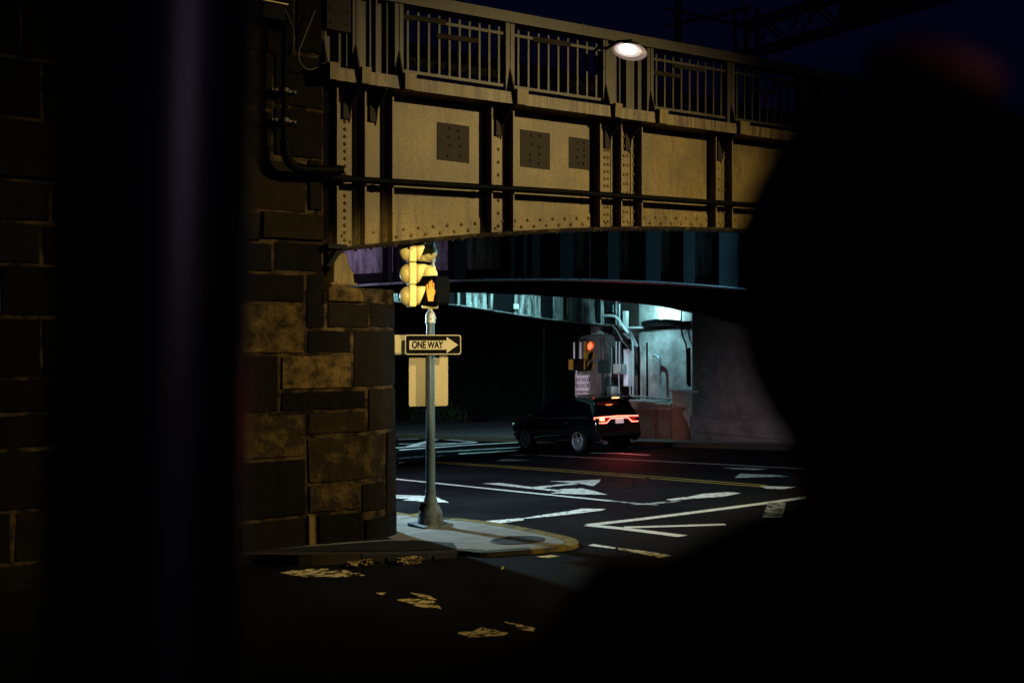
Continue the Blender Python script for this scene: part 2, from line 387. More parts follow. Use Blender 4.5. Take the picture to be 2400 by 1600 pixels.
# ================================================================ GROUND
def build_ground():
    m = MB()
    xs = [-400, -200, -100, -60, -40, -25] + [-20 + 1.0 * i for i in range(41)] + [25, 40, 60, 80, 120, 200, 400]
    ys = [-400, -200, -80, -45, -30, -25] + [-22 + 1.0 * i for i in range(43)] + [24, 30, 40, 55, 80, 120, 200, 400, 700]
    vs = [V((x, y, gz(x, y))) for y in ys for x in xs]; w = len(xs)
    fs = [(j * w + i, j * w + i + 1, (j + 1) * w + i + 1, (j + 1) * w + i) for j in range(len(ys) - 1) for i in range(w - 1)]
    m.add(vs, fs, True)
    tag(m.build('road', M['asphalt']), 'dark worn asphalt roadway sloping down beneath the bridge', None, None, 'structure')
build_ground()

# ---- painted markings: thin sheets on the road
def sheet(name, polys, mt, h, label):
    m = MB()
    c = None
    for pl in polys:
        pts = [G(x, y, h) for x, y in pl]
        # subdivide long outlines so that the sheet follows the road
        m.poly(pts)
        c = c or pts[0]
    o = m.build(name, mt, loc=c)
    return tag(o, label, None, None, 'structure')

def line(name, pts, w, mt, h, label):
    """a painted line of even width along picture points dropped on the road"""
    P = [G(x, y, h) for x, y in pts]; m = MB(); vs = []
    for i, p in enumerate(P):
        d = (P[min(i + 1, len(P) - 1)] - P[max(i - 1, 0)]); d.z = 0; d.normalize(); q = V((-d.y, d.x, 0)) * (w / 2)
        vs += [p + q, p - q]
    m.add(vs, [(2 * i, 2 * i + 1, 2 * i + 3, 2 * i + 2) for i in range(len(P) - 1)])
    return tag(m.build(name, mt, loc=P[0]), label, None, None, 'structure')

line('lane_line', [(1260, 1066), (1500, 1078), (1750, 1091), (1990, 1103)], .13, M['white_line'], .006, 'long white lane line just nearer than the black car')
line('lane_line', [(700, 1098), (934, 1122.5), (1200, 1150), (1430, 1173)], .14, M['white_line'], .006, 'white lane line passing between the turn arrow and the pole foot')
line('lane_line', [(1430, 1173), (1480, 1178), (1540, 1183)], .11, M['faint_line'], .006, 'faded tail end of the nearer white lane line')
line('centre_line', [(1020, 1081), (1300, 1099), (1550, 1117.5), (1798, 1137)], .075, M['yellow_line'], .006, 'farther stripe of the double yellow centre line')
line('centre_line', [(1020, 1083.5), (1300, 1103), (1550, 1122), (1798, 1141)], .075, M['yellow_line'], .006, 'nearer stripe of the double yellow centre line')
sheet('turn_arrow', [[(1285, 1127), (1345, 1126), (1408, 1122.5), (1404, 1130), (1390, 1138.5), (1357, 1132)], [(1340, 1131), (1357, 1134), (1300, 1139), (1272, 1143.5), (1248, 1140.5), (1300, 1135.5)],
      [(1130, 1132), (1172, 1131), (1248, 1140.6), (1272, 1143.6), (1322, 1149), (1302, 1150.5), (1225, 1142.5), (1165, 1136)], [(1290, 1155), (1321, 1149.5), (1310, 1145.5), (1364, 1143.5), (1388, 1149), (1424, 1158.5), (1360, 1157.5)]],
      M['white_arrow'], .007, 'worn white two-headed turn arrow in the nearer lane')
sheet('turn_arrow', [[(700, 1150), (934, 1159), (1022, 1162), (1024, 1165), (1053, 1177), (1000, 1175), (944, 1171), (965, 1168), (700, 1163)]], M['white_arrow'], .007, 'white arrowhead on the road behind the signal pole foot')
sheet('turn_arrow', [[(1722, 1119), (1735, 1109), (1770, 1110.5), (1815, 1112), (1848, 1116), (1790, 1117.5)], [(1692, 1095), (1760, 1096.2), (1802, 1098.4), (1765, 1101), (1720, 1098.5)]], M['white_arrow'], .007, 'pair of small white arrow pieces in the far lane')
sheet('turn_arrow', [[(1162, 1080), (1182, 1075), (1248, 1078), (1200, 1079.5)], [(1172, 1064), (1215, 1064), (1250, 1066.5), (1210, 1067.5)]], M['faint_line'], .007, 'faint grey arrow in front of the car front wheel')
sheet('stop_line', [[(1112, 1224), (1130, 1221), (1226, 1213), (1228, 1218), (1160, 1227)], [(1216, 1215), (1270, 1206), (1340, 1196), (1362, 1191), (1420, 1192), (1408, 1196), (1310, 1207.5), (1238, 1214)]], M['white_bar'], .007, 'broad worn white stop bar beyond the kerb nose')
sheet('stop_line', [[(1610, 1164), (1648, 1156.5), (1708, 1152), (1736, 1155), (1695, 1163), (1620, 1168)], [(1560, 1170), (1605, 1164), (1622, 1168), (1575, 1172)]], M['white_bar'], .007, 'short white stop bar in the middle of the road')
sheet('stop_line', [[(1478, 1182), (1540, 1176), (1600, 1172), (1580, 1176), (1520, 1182)]], M['faint_line'], .008, 'almost worn away stretch of stop bar')
line('chevron_line', [(1378, 1229.5), (1500, 1216), (1650, 1197), (1808, 1176.5), (1990, 1150)], .17, M['white_line'], .006, 'upper arm of the white chevron by the stop bar')
line('chevron_line', [(1378, 1229.5), (1465, 1238.5), (1600, 1255.5)], .2, M['white_line'], .006, 'lower arm of the white chevron nearest the viewer')
line('chevron_line', [(1462, 1235), (1560, 1232.5), (1700, 1228)], .14, M['white_line'], .0065, 'middle stripe inside the white chevron')
line('chevron_line', [(1824, 1176.5), (1813, 1212)], .34, M['faint_line'], .0065, 'short cross stripe hanging from the upper chevron arm')
sheet('edge_line', [[(1378, 1277), (1390, 1274), (1444, 1282), (1441, 1285), (1398, 1280)]], M['white_bar'], .007, 'short white dash just right of the kerb nose')
sheet('edge_line', [[(1448, 1283), (1500, 1289), (1535, 1294), (1574, 1301), (1545, 1306), (1500, 1296), (1450, 1287)]], M['pale_line'], .007, 'flaked yellowish edge line beside the kerb nose')
sheet('edge_line', [[(1780, 1138), (1866, 1140.5), (1840, 1145), (1796, 1144.5)]], M['white_bar'], .0075, 'pale patch where the double yellow line ends')
W = M['white_far']
for pts, w, lb in [([(820, 1010), (935, 1019), (1117, 1036)], .22, 'upper edge of the far hatched island'),
                   ([(820, 1055), (933, 1048.5), (1117, 1036)], .22, 'lower edge of the far hatched island'),
                   ([(933, 1029.5), (1000, 1027)], .17, 'upper hatch stripe of the far island'),
                   ([(933, 1040), (1070, 1037.5)], .17, 'lower hatch stripe of the far island'),
                   ([(964, 1046.5), (985, 1040), (1030, 1027)], .5, 'slanting cross stripe of the far island'),
                   ([(935, 1054), (1022, 1048), (1100, 1042), (1214, 1036)], .2, 'first white guide line leading under the car'),
                   ([(1022, 1058.5), (1120, 1053), (1220, 1047.5)], .2, 'second white guide line leading under the car'),
                   ([(1075, 1063), (1130, 1060), (1222, 1054), (1290, 1050)], .22, 'third white guide line leading under the car')]:
    line('guide_line', pts, w, W, .006, lb)
sheet('guide_line', [[(1270, 1050.5), (1296, 1047.5), (1316, 1047.5), (1318, 1051)]], W, .008, 'bright white patch seen under the black car')
line('guide_line', [(1386, 1060.5), (1452, 1062), (1520, 1066)], .2, W, .006, 'white line behind the rear wheels of the car')
line('guide_line', [(980, 1012), (1022, 1015), (1100, 1021), (1186, 1032.5)], .16, M['white_line'], .006, 'thin curving line beyond the hatched island')
line('guide_line', [(1100, 1008), (1160, 1012), (1214, 1019)], .16, M['faint_line'], .006, 'thinnest and farthest curving line near the car nose')
line('guide_line', [(934, 1073.5), (1000, 1068.5), (1040, 1067)], .14, M['faint_line'], .006, 'faint line left of the signal pole below the hatching')
sheet('guide_line', [[(934, 1083), (950, 1082), (936, 1086)]], M['white_bar'], .007, 'small white fleck at the edge of the abutment')
for k, (poly, lb) in enumerate([([(655, 1341), (735, 1331), (800, 1334), (856, 1347), (790, 1353), (700, 1349)], 'wide flaked crossing stripe below the dark kerb'),
                   ([(930, 1405), (962, 1401), (1016, 1407), (1035, 1425), (985, 1422), (950, 1410)], 'flaked crossing stripe in the middle of the dark foreground'),
                   ([(960, 1388), (1000, 1392), (1024, 1405), (990, 1401)], 'thin flaked sliver just above the middle stripe'),
                   ([(880, 1388), (905, 1388), (896, 1394)], 'tiny paint fleck left of the middle stripe'),
                   ([(1072, 1481), (1110, 1478), (1130, 1468), (1192, 1482), (1178, 1489), (1120, 1492), (1082, 1491)], 'ragged flaked crossing stripe lowest in the foreground'),
                   ([(1182, 1456), (1215, 1462), (1254, 1471), (1250, 1478), (1215, 1474)], 'short flaked stripe right of the ragged lowest one'),
                   ([(1258, 1304), (1290, 1300), (1314, 1303), (1280, 1306)], 'small white scrap of paint in front of the kerb nose')]):
    pts = []
    for i in range(len(poly)):
        a = V(poly[i] + (0,)); b = V(poly[(i + 1) % len(poly)] + (0,))
        for j in range(6):
            p = a.lerp(b, j / 6); d = (b - a); e = V((d.y, -d.x, 0)) * random.uniform(-.05, .05)
            pts.append((p.x + e.x, p.y + e.y * .5))
    sheet('crossing_stripe', [pts], M['old_stripe'], .007, lb)
sheet('road_patch', [[(1438, 1140), (1447, 1122), (1470, 1119), (1486, 1128), (1478, 1144), (1460, 1146)], [(1487, 1120), (1522, 1119), (1516, 1138), (1498, 1142), (1490, 1132)]], M['sign_black'], .007, 'pair of black tar patches on the far side of the yellow line')

# ---- corner pavement and kerb
kerb_px = [(-150, 1362), (60, 1341), (300, 1314), (567, 1299), (700, 1299), (825, 1297), (950, 1295), (1075, 1290), (1125, 1294), (1200, 1290), (1290, 1283), (1340, 1277), (1356, 1269), (1338, 1258), (1285, 1246), (1195, 1229), (1110, 1217), (1022, 1210.5), (960, 1204), (936, 1200.5)]
def kh(s): return .15 if s < -2 else (.06 if s > -.6 else .15 - .09 * (s + 2) / 1.4)
def kpx(x, y):
    p = G(x, y, .1)
    for _ in range(4): p = G(x, y, kh(p.x))
    return p
KH = .06
kpts = [kpx(x, y) for x, y in kerb_px]
first = kpts[0]; last = kpts[-1]
kpts = [V((-30, first.y - 1.5, plane_z(-30, first.y - 1.5) + .15)), V((-14, first.y - .8, plane_z(-14, first.y - .8) + .15))] + kpts
kpts += [V((last.x + .05, last.y + 6, plane_z(last.x, last.y + 6) + KH)), V((last.x + .05, 24, plane_z(last.x, 24) + KH))]
ks = [kpts[0]] + smooth_path(kpts[1:], 4)
ks = [V((p.x, p.y, plane_z(p.x, p.y) + kh(p.x))) for p in ks]
inner = []
KW = .19
for i, p in enumerate(ks):
    d = ks[min(i + 1, len(ks) - 1)] - ks[max(i - 1, 0)]; d.z = 0; d.normalize()
    q = p + V((-d.y, d.x, 0)) * KW; inner.append(V((q.x, q.y, plane_z(q.x, q.y) + kh(q.x))))
m = MB()
ring = inner + [V((-1, 24, plane_z(-1, 24) + KH)), V((-1, .6, plane_z(-1, .6) + kh(-1))), V((-2, .6, plane_z(-2, .6) + kh(-2))), V((-30, .6, plane_z(-30, .6) + .15))]
m.poly([p - V((0, 0, .004)) for p in ring])
tag(m.build('pavement', M['pavement'], loc=(0, 0, 0)), 'pale concrete corner pavement around the signal pole', None, None, 'structure')
m = MB()
n = len(ks)
drop = V((0, 0, .3))
vs = inner + ks + [p - drop for p in ks]
nose = [i for i in range(n)]
def is_yellow(i):
    p = ks[i]; return p.x > .35 and p.y < -0.2 or (p.x > .9 and p.y < .9) or (p.y > 1.2 and p.y < 3)
for i in range(n - 1):
    m.cur = 1 if is_yellow(i) else 0
    m.add([inner[i], inner[i + 1], ks[i + 1], ks[i]], [(0, 1, 2, 3)], True)
    m.add([ks[i], ks[i + 1], ks[i + 1] - drop, ks[i] - drop], [(0, 1, 2, 3)], True)
tag(m.build('kerb', [M['kerb'], M['kerb_yellow']], loc=(0, 0, 0)), 'kerb with worn yellow paint round its nose', None, None, 'structure')
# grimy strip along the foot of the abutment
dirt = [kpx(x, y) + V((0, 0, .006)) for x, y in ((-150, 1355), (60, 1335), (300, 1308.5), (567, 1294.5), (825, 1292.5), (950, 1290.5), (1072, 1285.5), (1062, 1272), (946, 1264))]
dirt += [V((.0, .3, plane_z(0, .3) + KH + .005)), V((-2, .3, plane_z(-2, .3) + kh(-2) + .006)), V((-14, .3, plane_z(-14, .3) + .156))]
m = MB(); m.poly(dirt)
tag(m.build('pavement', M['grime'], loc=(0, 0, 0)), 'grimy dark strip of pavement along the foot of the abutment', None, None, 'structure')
# manhole cover in the pavement nose
mc = G(1213, 1265, KH); mr = (G(1275, 1265, KH) - G(1151, 1265, KH)).length / 2
nrm = V((-.0057, .0602, 1)).normalized()
m = MB(); m.lathe(mc - nrm * .02, nrm, [(mr, 0), (mr, .026), (mr * .93, .029), (mr * .9, .024), (.001, .024)], 36)
for k in range(60):
    a = random.uniform(0, 2 * PI); rr = mr * .85 * math.sqrt(random.random()); m.rivet(mc + V((rr * math.cos(a), rr * math.sin(a), .004)), nrm, .02, .006)
tag(m.build('manhole_cover', M['iron'], loc=mc), 'round black manhole cover let into the pale pavement nose', 'manhole cover')
# storm drain mouth in the dark kerb
a = kpx(846, 1300); b = kpx(1068, 1294)
m = MB(); dd = (b - a).normalized()
q = V((dd.y, -dd.x, 0)) * .06
m.hexa([a + q - V((0, 0, .15)), b + q - V((0, 0, .15)), b - q - V((0, 0, .15)), a - q - V((0, 0, .15)), a + q + V((0, 0, .012)), b + q + V((0, 0, .012)), b - q + V((0, 0, .012)), a - q + V((0, 0, .012))])
for t in (.12, .37, .62, .86):
    c = a.lerp(b, t) + q * 1.05 - V((0, 0, .05)); m.obox(c, dd * .13, q * .25, V((0, 0, .03)))
tag(m.build('storm_drain', M['iron'], loc=a, bevel=.008), 'black cast iron storm drain inlet set in the kerb below the abutment', 'drain')

# litter caught along the kerb
def litter(px, py, w, lb, k):
    c = G(px, py, .01); m = MB()
    for i in range(k):
        p = c + V((max(-1.5, min(1.5, random.gauss(0, 1))) * w, max(-1.5, min(1.5, random.gauss(0, 1))) * w * .5, random.uniform(.0, .05)))
        a = random.uniform(0, PI); l = random.choice((.02, .03, .04, .06, .085)); u = V((math.cos(a), math.sin(a), random.uniform(-.4, .4))) * l; t = V((-math.sin(a), math.cos(a), random.uniform(-.6, .6))) * l * .55
        m.add([p - u, p + t, p + u, p - t, p + V((0, 0, .02))], [(0, 1, 4), (1, 2, 4), (2, 3, 4), (3, 0, 4)])
    return tag(m.build('leaf_pile', M['paper'], loc=c), lb, 'leaf litter', 'dry leaf piles along the kerb')
litter(960, 1318, .085, 'largest pile of dry yellow leaves in the gutter by the drain', 75)
litter(845, 1324, .075, 'flat strip of dry leaves in the gutter left of the largest pile', 45)
litter(836, 1280, .09, 'small leaf pile at the foot of the stone abutment', 50)
litter(46, 1307, .10, 'lone scrap of leaves far left beside the dark post', 50)
litter(1180, 1334, .01, 'single leaf fragment on the road in front of the kerb nose', 1)
litter(1119, 1291, .01, 'single leaf fragment on the yellow kerb flare', 1)

# right-hand pavement and kerb under the bridge
m = MB(); ns = [-25 + 2.5 * i for i in range(32)]
S0 = 17.05
for a, b in zip(ns, ns[1:]):
    A0 = V((S0 + .18, a, plane_z(S0, a) + .146)); B0 = V((S0 + .18, b, plane_z(S0, b) + .146))
    m.add([A0, V((30, a, plane_z(30, a) + .146)), V((30, b, plane_z(30, b) + .146)), B0], [(0, 1, 2, 3)], True)
tag(m.build('pavement', M['pavement'], loc=(S0, 0, 0)), 'concrete pavement along the far concrete wall', None, None, 'structure')
m = MB()
for a, b in zip(ns, ns[1:]):
    m.hexa([V((x, y, plane_z(S0, y) + z)) for z in (-.1, .15) for x, y in ((S0, a), (S0 + .18, a), (S0 + .18, b), (S0, b))])
tag(m.build('kerb', M['kerb'], loc=(S0, 0, 0)), 'straight kerb on the far side of the road', None, None, 'structure')
# far pavement strip and scrub bank that close the view
pa = G(900, 1003, .1)
m = MB()
m.box((-70, pa.y, plane_z(0, pa.y) - .3), (60, pa.y + 6, plane_z(0, pa.y) + .1))
tag(m.build('pavement', M['concrete'], loc=pa), 'dim pavement strip across the end of the road', None, None, 'structure')
m = MB(); xs = [-120 + 5 * i for i in range(49)]; rows = []
random.seed(5)
for j, (dy, hh) in enumerate(((6, -.2), (9, 2.0), (14, 5.5), (20, 8.2), (30, 10), (60, 11))):
    rows.append([V((x, pa.y + dy + random.uniform(-.6, .6), plane_z(0, 80) + hh + random.uniform(-.5, .5) * (j > 0) * (1 + j * .4))) for x in xs])
vs = [p for r in rows for p in r]; w = len(xs)
m.add(vs, [(j * w + i, j * w + i + 1, (j + 1) * w + i + 1, (j + 1) * w + i) for j in range(len(rows) - 1) for i in range(w - 1)], True)
tag(m.build('hill', M['hill']), 'dark scrub covered bank beyond the underpass', None, None, 'structure')

# ================================================================ STONE ABUTMENT
NW = -.15; R0 = .8; SC0 = -.74; LE = SC0 + R0 * PI / 2
def wall_pt(l, z, off):
    if l <= SC0: return V((l, NW - off, z))
    if l < LE:
        a = (l - SC0) / R0
        return V((SC0 + (R0 + off) * math.sin(a), NW + R0 - (R0 + off) * math.cos(a), z))
    return V((SC0 + R0 + off, NW + R0 + (l - LE), z))
def px_of(p):
    d = p - CAM; y = d.dot(FW); return 1200 + FPX * d.dot(RT) / y, 800 - FPX * d.z / y, y
_tab = [(px_of(wall_pt(-14 + i * .02, 3, 0))[0], -14 + i * .02) for i in range(int((14 + SC0 + R0 * 1.1) / .02))]
def L_of(px):
    best = None
    for (a, la), (b, lb) in zip(_tab, _tab[1:]):
        if a <= px <= b: return la + (lb - la) * (px - a) / (b - a + 1e-9)
    mx = max(_tab); return mx[1]
def Z_of(l, py):
    y = px_of(wall_pt(l, 3, 0))[2]; return CAM.z + (800 - py) / FPX * y
L757 = L_of(757)
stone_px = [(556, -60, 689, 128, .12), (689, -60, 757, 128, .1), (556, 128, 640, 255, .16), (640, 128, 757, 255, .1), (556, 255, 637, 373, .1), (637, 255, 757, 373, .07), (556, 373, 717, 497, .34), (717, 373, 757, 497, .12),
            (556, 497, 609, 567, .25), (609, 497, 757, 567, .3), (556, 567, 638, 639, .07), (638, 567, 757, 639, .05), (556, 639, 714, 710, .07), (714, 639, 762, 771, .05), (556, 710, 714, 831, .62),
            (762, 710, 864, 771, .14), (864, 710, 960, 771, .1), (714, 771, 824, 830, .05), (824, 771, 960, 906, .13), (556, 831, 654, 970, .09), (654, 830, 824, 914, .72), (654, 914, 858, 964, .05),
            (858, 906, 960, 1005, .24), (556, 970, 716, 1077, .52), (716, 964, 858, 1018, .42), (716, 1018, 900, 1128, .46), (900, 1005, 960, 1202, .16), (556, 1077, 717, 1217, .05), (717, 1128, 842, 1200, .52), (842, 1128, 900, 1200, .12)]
def build_abutment():
    base = -1.2; top = 10.5
    zseat = Z_of(L_of(800), 674)
    root = thing('stone_abutment', 'dark sooty ashlar bridge abutment with pale mortar joints and rounded corner', 'abutment', (-2, 0, 0))
    mm = MB(); st = MB()
    def backing(la, lb, za, zb, off=.012):
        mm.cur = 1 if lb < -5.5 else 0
        k = max(1, int((lb - la) / .12)) if lb > SC0 else 1
        ls = [la + (lb - la) * i / k for i in range(k + 1)]
        vs = [wall_pt(l, z, off) for l in ls for z in (za, zb)]
        mm.add(vs, [(2 * i, 2 * i + 2, 2 * i + 3, 2 * i + 1) for i in range(k)], True)
        return ls
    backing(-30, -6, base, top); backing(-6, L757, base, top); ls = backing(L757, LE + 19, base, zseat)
    # solid cores behind the face
    c757 = wall_pt(L757, 0, 0).x
    mm.hexa([V((x, y, z)) for z in (base, top) for x, y in ((-30, NW + .01), (c757, NW + .01), (c757, 22), (-30, 22))])
    mm.add([wall_pt(l, zseat, .012) for l in ls if l <= LE + 3] + [V((c757, 4, zseat)), V((c757, NW, zseat))], [tuple(range(len([l for l in ls if l <= LE + 3]) + 2))])
    mm.box((c757 + .02, 3.4, base), (SC0 + R0 - .02, 19.5, zseat - .02))
    def stone(l0, l1, z0, z1, tone, proud=.032):
        proud += random.uniform(-.008, .012); g = .014; ins = .022
        k = max(1, int((l1 - l0) / .1)) if l1 > SC0 - .1 else 4
        lo = [l0 + g + (l1 - l0 - 2 * g) * i / k for i in range(k + 1)]; li = [l0 + g + ins + (l1 - l0 - 2 * g - 2 * ins) * i / k for i in range(k + 1)]
        vs = [wall_pt(l, z0 + g, 0) for l in lo] + [wall_pt(l, z1 - g, 0) for l in lo] + [wall_pt(l, z0 + g + ins, proud) for l in li] + [wall_pt(l, z1 - g - ins, proud) for l in li]
        q = k + 1; fs = []
        for i in range(k):
            fs += [(2 * q + i, 2 * q + i + 1, 3 * q + i + 1, 3 * q + i), (i, i + 1, 2 * q + i + 1, 2 * q + i), (3 * q + i, 3 * q + i + 1, q + i + 1, q + i)]
        fs += [(0, 2 * q, 3 * q, q), (k, q + k, 3 * q + k, 2 * q + k)]
        vs = vs[:2 * q] + [p + V((random.uniform(-.012, .012), random.uniform(-.008, .008), random.uniform(-.012, .012))) for p in vs[2 * q:]]
        st.t = tone; st.add(vs, fs, False)
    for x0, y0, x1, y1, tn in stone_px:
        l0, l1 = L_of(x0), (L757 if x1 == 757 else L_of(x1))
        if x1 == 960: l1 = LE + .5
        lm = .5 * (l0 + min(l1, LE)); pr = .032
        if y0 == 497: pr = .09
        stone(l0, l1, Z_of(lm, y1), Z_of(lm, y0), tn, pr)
    # plinth course
    zb1 = Z_of(L_of(700), 1217); 
    for x0, x1, tn in ((556, 716, .12), (716, 742, .85), (742, 850, .05), (850, 960, .07)):
        l0, l1 = L_of(x0), (LE + .5 if x1 == 960 else L_of(x1)); stone(l0, l1, base + .5, Z_of(.5 * (l0 + min(l1, LE)), 1217 if x0 < 716 else 1201), tn, .06)
    # coursed ashlar over the rest of the face
    rnd = random.Random(3)
    L556 = L_of(556); z = base + .5
    hs = []
    while z < top - .3:
        h = rnd.choice((.42, .5, .62, .72)); hs.append((z, min(z + h, top - .05))); z += h
    for z0, z1 in hs:
        l = L556
        while l > -16:
            w = rnd.uniform(.7, 1.5); band = 5.05 < (z0 + z1) / 2 < 5.6
            stone(l - w, l, z0, z1, (.12 if band else 0.0) if l < -5.5 else rnd.choice((.03, .05, .08, .14)), .11 if band else .03); l -= w  # far-left stones toned black, painting in the missing light
        if z1 < zseat:
            l = LE + .5
            while l < LE + 18:
                w = rnd.uniform(.7, 1.5); stone(l, l + w, z0, z1, rnd.choice((.05, .1, .2))); l += w
    ztop0 = Z_of(.5 * (L556 + L757), -60)
    z = ztop0
    while z < top - .3:
        h = .55; l = L757
        while l > L556:
            w = min(1.1, l - L556); stone(l - w, l, z, z + h, rnd.choice((.05, .1, .15))); l -= w + 1e-4
        z += h
    mm.build('mortar_core', [M['mortar'], M['unlit_mortar']], root)
    st.build('ashlar_face', M['stone'], root, tone=True)
    # broken bearing shelf
    b = MB()
    p0 = PN(766, 690, -.2); p1 = PN(853, 690, -.2); zt = zseat
    b.hexa([V((x, y, z)) for z, gx in ((zt - .20, 0), (zt, .0)) for x, y in ((p0.x, -.27), (p1.x, -.27), (p1.x, .5), (p0.x, .5))])
    b.hexa([V((x, y, z)) for z in (zt - .06, zt + .035) for x, y in ((p0.x + .06, -.22), (p1.x - .2, -.22), (p1.x - .25, .5), (p0.x + .06, .5))])
    b.t = .75; b.tone = [.6] * len(b.f)
    b.build('bearing_shelf', M['stone'], root, bevel=.025, tone=True)
    return zseat
ZSEAT = build_abutment()

# ================================================================ BRIDGE
random.seed(21)
S_END = 21.0
SA = wall_pt(L757, 0, 0).x
def zbot(s): return 5.02 - .0085 * (s - 8.5) ** 2
LP = .41
_a = PN(780, 187, -LP); _b = PN(1700, 310, -LP)
def zled(s): return _a.z + (_b.z - _a.z) * (min(s, 9) - _a.x) / (_b.x - _a.x)
_r0 = PN(1100, 9, -.2); _r1 = PN(1700, 120, -.2)
def zrail(s): return _r0.z + (_r1.z - _r0.z) * (min(s, 9) - _r0.x) / (_r1.x - _r0.x)
LH = .18
BR = thing('railway_bridge', 'cream painted riveted plate girder railway bridge with railings over the road', 'bridge', (SA, 0, 3))
fr = lambda a, b, k: [a + (b - a) * i / k for i in range(k + 1)]

def plate_girder(name, n, zb, zt, mt, th=.02, fl=.2, s0=None, s1=S_END, edge=.03, parent=BR):
    m = MB(); ss = fr(s0 if s0 is not None else SA, s1, 48)
    for a, b in zip(ss, ss[1:]):
        m.hexa([V((a, n - th / 2, zb(a))), V((b, n - th / 2, zb(b))), V((b, n + th / 2, zb(b))), V((a, n + th / 2, zb(a))), V((a, n - th / 2, zt(a))), V((b, n - th / 2, zt(b))), V((b, n + th / 2, zt(b))), V((a, n + th / 2, zt(a)))])
        m.hexa([V((a, n - fl, zb(a) - edge)), V((b, n - fl, zb(b) - edge)), V((b, n + fl, zb(b) - edge)), V((a, n + fl, zb(a) - edge)), V((a, n - fl, zb(a))), V((b, n - fl, zb(b))), V((b, n + fl, zb(b))), V((a, n + fl, zb(a)))])
    return m.build(name, mt, parent)
# outer (fascia) girder web
m = MB(); ss = fr(SA, S_END, 60)
for a, b in zip(ss, ss[1:]):
    m.hexa([V((a, -.01, zbot(a))), V((b, -.01, zbot(b))), V((b, .01, zbot(b))), V((a, .01, zbot(a))), V((a, -.01, zled(a))), V((b, -.01, zled(b))), V((b, .01, zled(b))), V((a, .01, zled(a)))])
m.build('girder_web', M['girder'], BR)
# bottom flange: plates with ragged, dirty lower edge and bolt ends
m = MB()
for a, b in zip(ss, ss[1:]):
    for n0, n1, d0, d1 in ((-.17, .17, .0, .035), (-.15, .15, .035, .055)):
        m.hexa([V((x, y, zbot(x) - z)) for z in (d1, d0) for x, y in ((a, n0), (b, n0), (b, n1), (a, n1))])
s = SA + .1
while s < 16:
    m.box((s - .015, -.14, zbot(s) - .085), (s + .015, -.11, zbot(s) - .05)); s += random.uniform(.14, .3)
m.build('bottom_flange', M['flange'], BR)
# flange angle with two staggered rows of rivets
m = MB()
for a, b in zip(ss, ss[1:]):
    m.hexa([V((x, y, zbot(x) + z)) for z in (0, .24) for x, y in ((a, -.026), (b, -.026), (b, -.011), (a, -.011))])
s = SA + .1; k = 0
while s < 15:
    m.rivet((s, -.026, zbot(s) + (.065 if k % 2 else .165)), (0, -1, 0), .031, .028); s += .125; k += 1
m.build('flange_angle', M['girder'], BR)
# cover strips (angle legs) with rivets, then outstanding stiffener plates
XW = lambda px: PN(px, 420, -.01).x
strips = [(758, 778, [768], .2), (779, 826, [807], .105), (827, 843, [835], .2), (857, 891, [], .2), (892, 907, [899], .2), (1139, 1175, [1166], .2), (1176.5, 1188, [1182], .2), (1392, 1428, [1415, 1423], .12), (1429, 1440, [1435], .12),
          (1441, 1474, [1460, 1468], .16), (1475.5, 1488, [1482], .16), (1662, 1689, [1684], .2), (1690, 1699, [1694.5], .2)]
def strip(s0, s1, rows, pitch, proud=.022):
    m = MB()
    f = lambda z: z
    m.hexa([V((x, y, z)) for x, y, z in ((s0, -proud - .012, zbot(s0) + .02), (s1, -proud - .012, zbot(s1) + .02), (s1, -.011, zbot(s1) + .02), (s0, -.011, zbot(s0) + .02), (s0, -proud - .012, zled(s0)), (s1, -proud - .012, zled(s1)), (s1, -.011, zled(s1)), (s0, -.011, zled(s0)))])
    for r in rows:
        z = zbot(r) + .1
        while z < zled(r) - .15:
            m.rivet((r, -proud - .012, z), (0, -1, 0), .029, .026); z += pitch
    m.build('cover_strip', M['girder'], BR)
for x0, x1, rw, pt in strips: strip(XW(x0), XW(x1), [XW(r) for r in rw], pt, .022 if x0 not in (1176.5, 827, 1429, 1475.5, 892) else .030)
def stiff(s, d=.2):
    m = MB(); t = .011
    m.hexa([V((s + x, y, z)) for x, y, z in ((-t, -d, zbot(s)), (t, -d, zbot(s)), (t, -.011, zbot(s)), (-t, -.011, zbot(s)), (-t, -d, zled(s)), (t, -d, zled(s)), (t, -.011, zled(s)), (-t, -.011, zled(s)))])
    z = zbot(s) + .15
    while z < zled(s) - .1:
        m.rivet((s - t, -d * .5, z), (-1, 0, 0), .02, .012); z += .2
    m.build('stiffener', M['girder'], BR)
plates = [XW(x) for x in (778, 843, 907, 1138, 1188, 1391, 1440, 1488, 1661, 1699)]
sn = plates[-1]
pairs = []
while sn < S_END - 4:
    pairs.append(sn + 2.2); pairs.append(sn + 2.5); sn += 2.75
for s in plates + pairs: stiff(s)
for s in pairs[::2]: strip(s + .015, s + .285, [s + .1, s + .22], .2)
# grey patches of repainted steel, bolted
for x0, y0, x1, y1 in ((1025, 287, 1100, 381), (1220, 304, 1289, 397), (1334, 320, 1386, 399)):
    a = PN(x0, (y0 + y1) / 2, -.02); b = PN(x1, (y0 + y1) / 2, -.02); zc = PN((x0 + x1) / 2, y0 + 4, -.02).z; zd = PN((x0 + x1) / 2, y1 - 3, -.02).z
    m = MB(); m.box((a.x, -.019, zd), (b.x, -.0105, zc))
    for i in range(2):
        for j in range(4):
            m.rivet((a.x + (b.x - a.x) * (.36 + .3 * i + random.uniform(-.05, .05)), -.019, zd + (zc - zd) * (.16 + .23 * j + random.uniform(-.04, .04))), (0, -1, 0), .026, .018)
    m.build('patch_plate', M['patch'], BR)
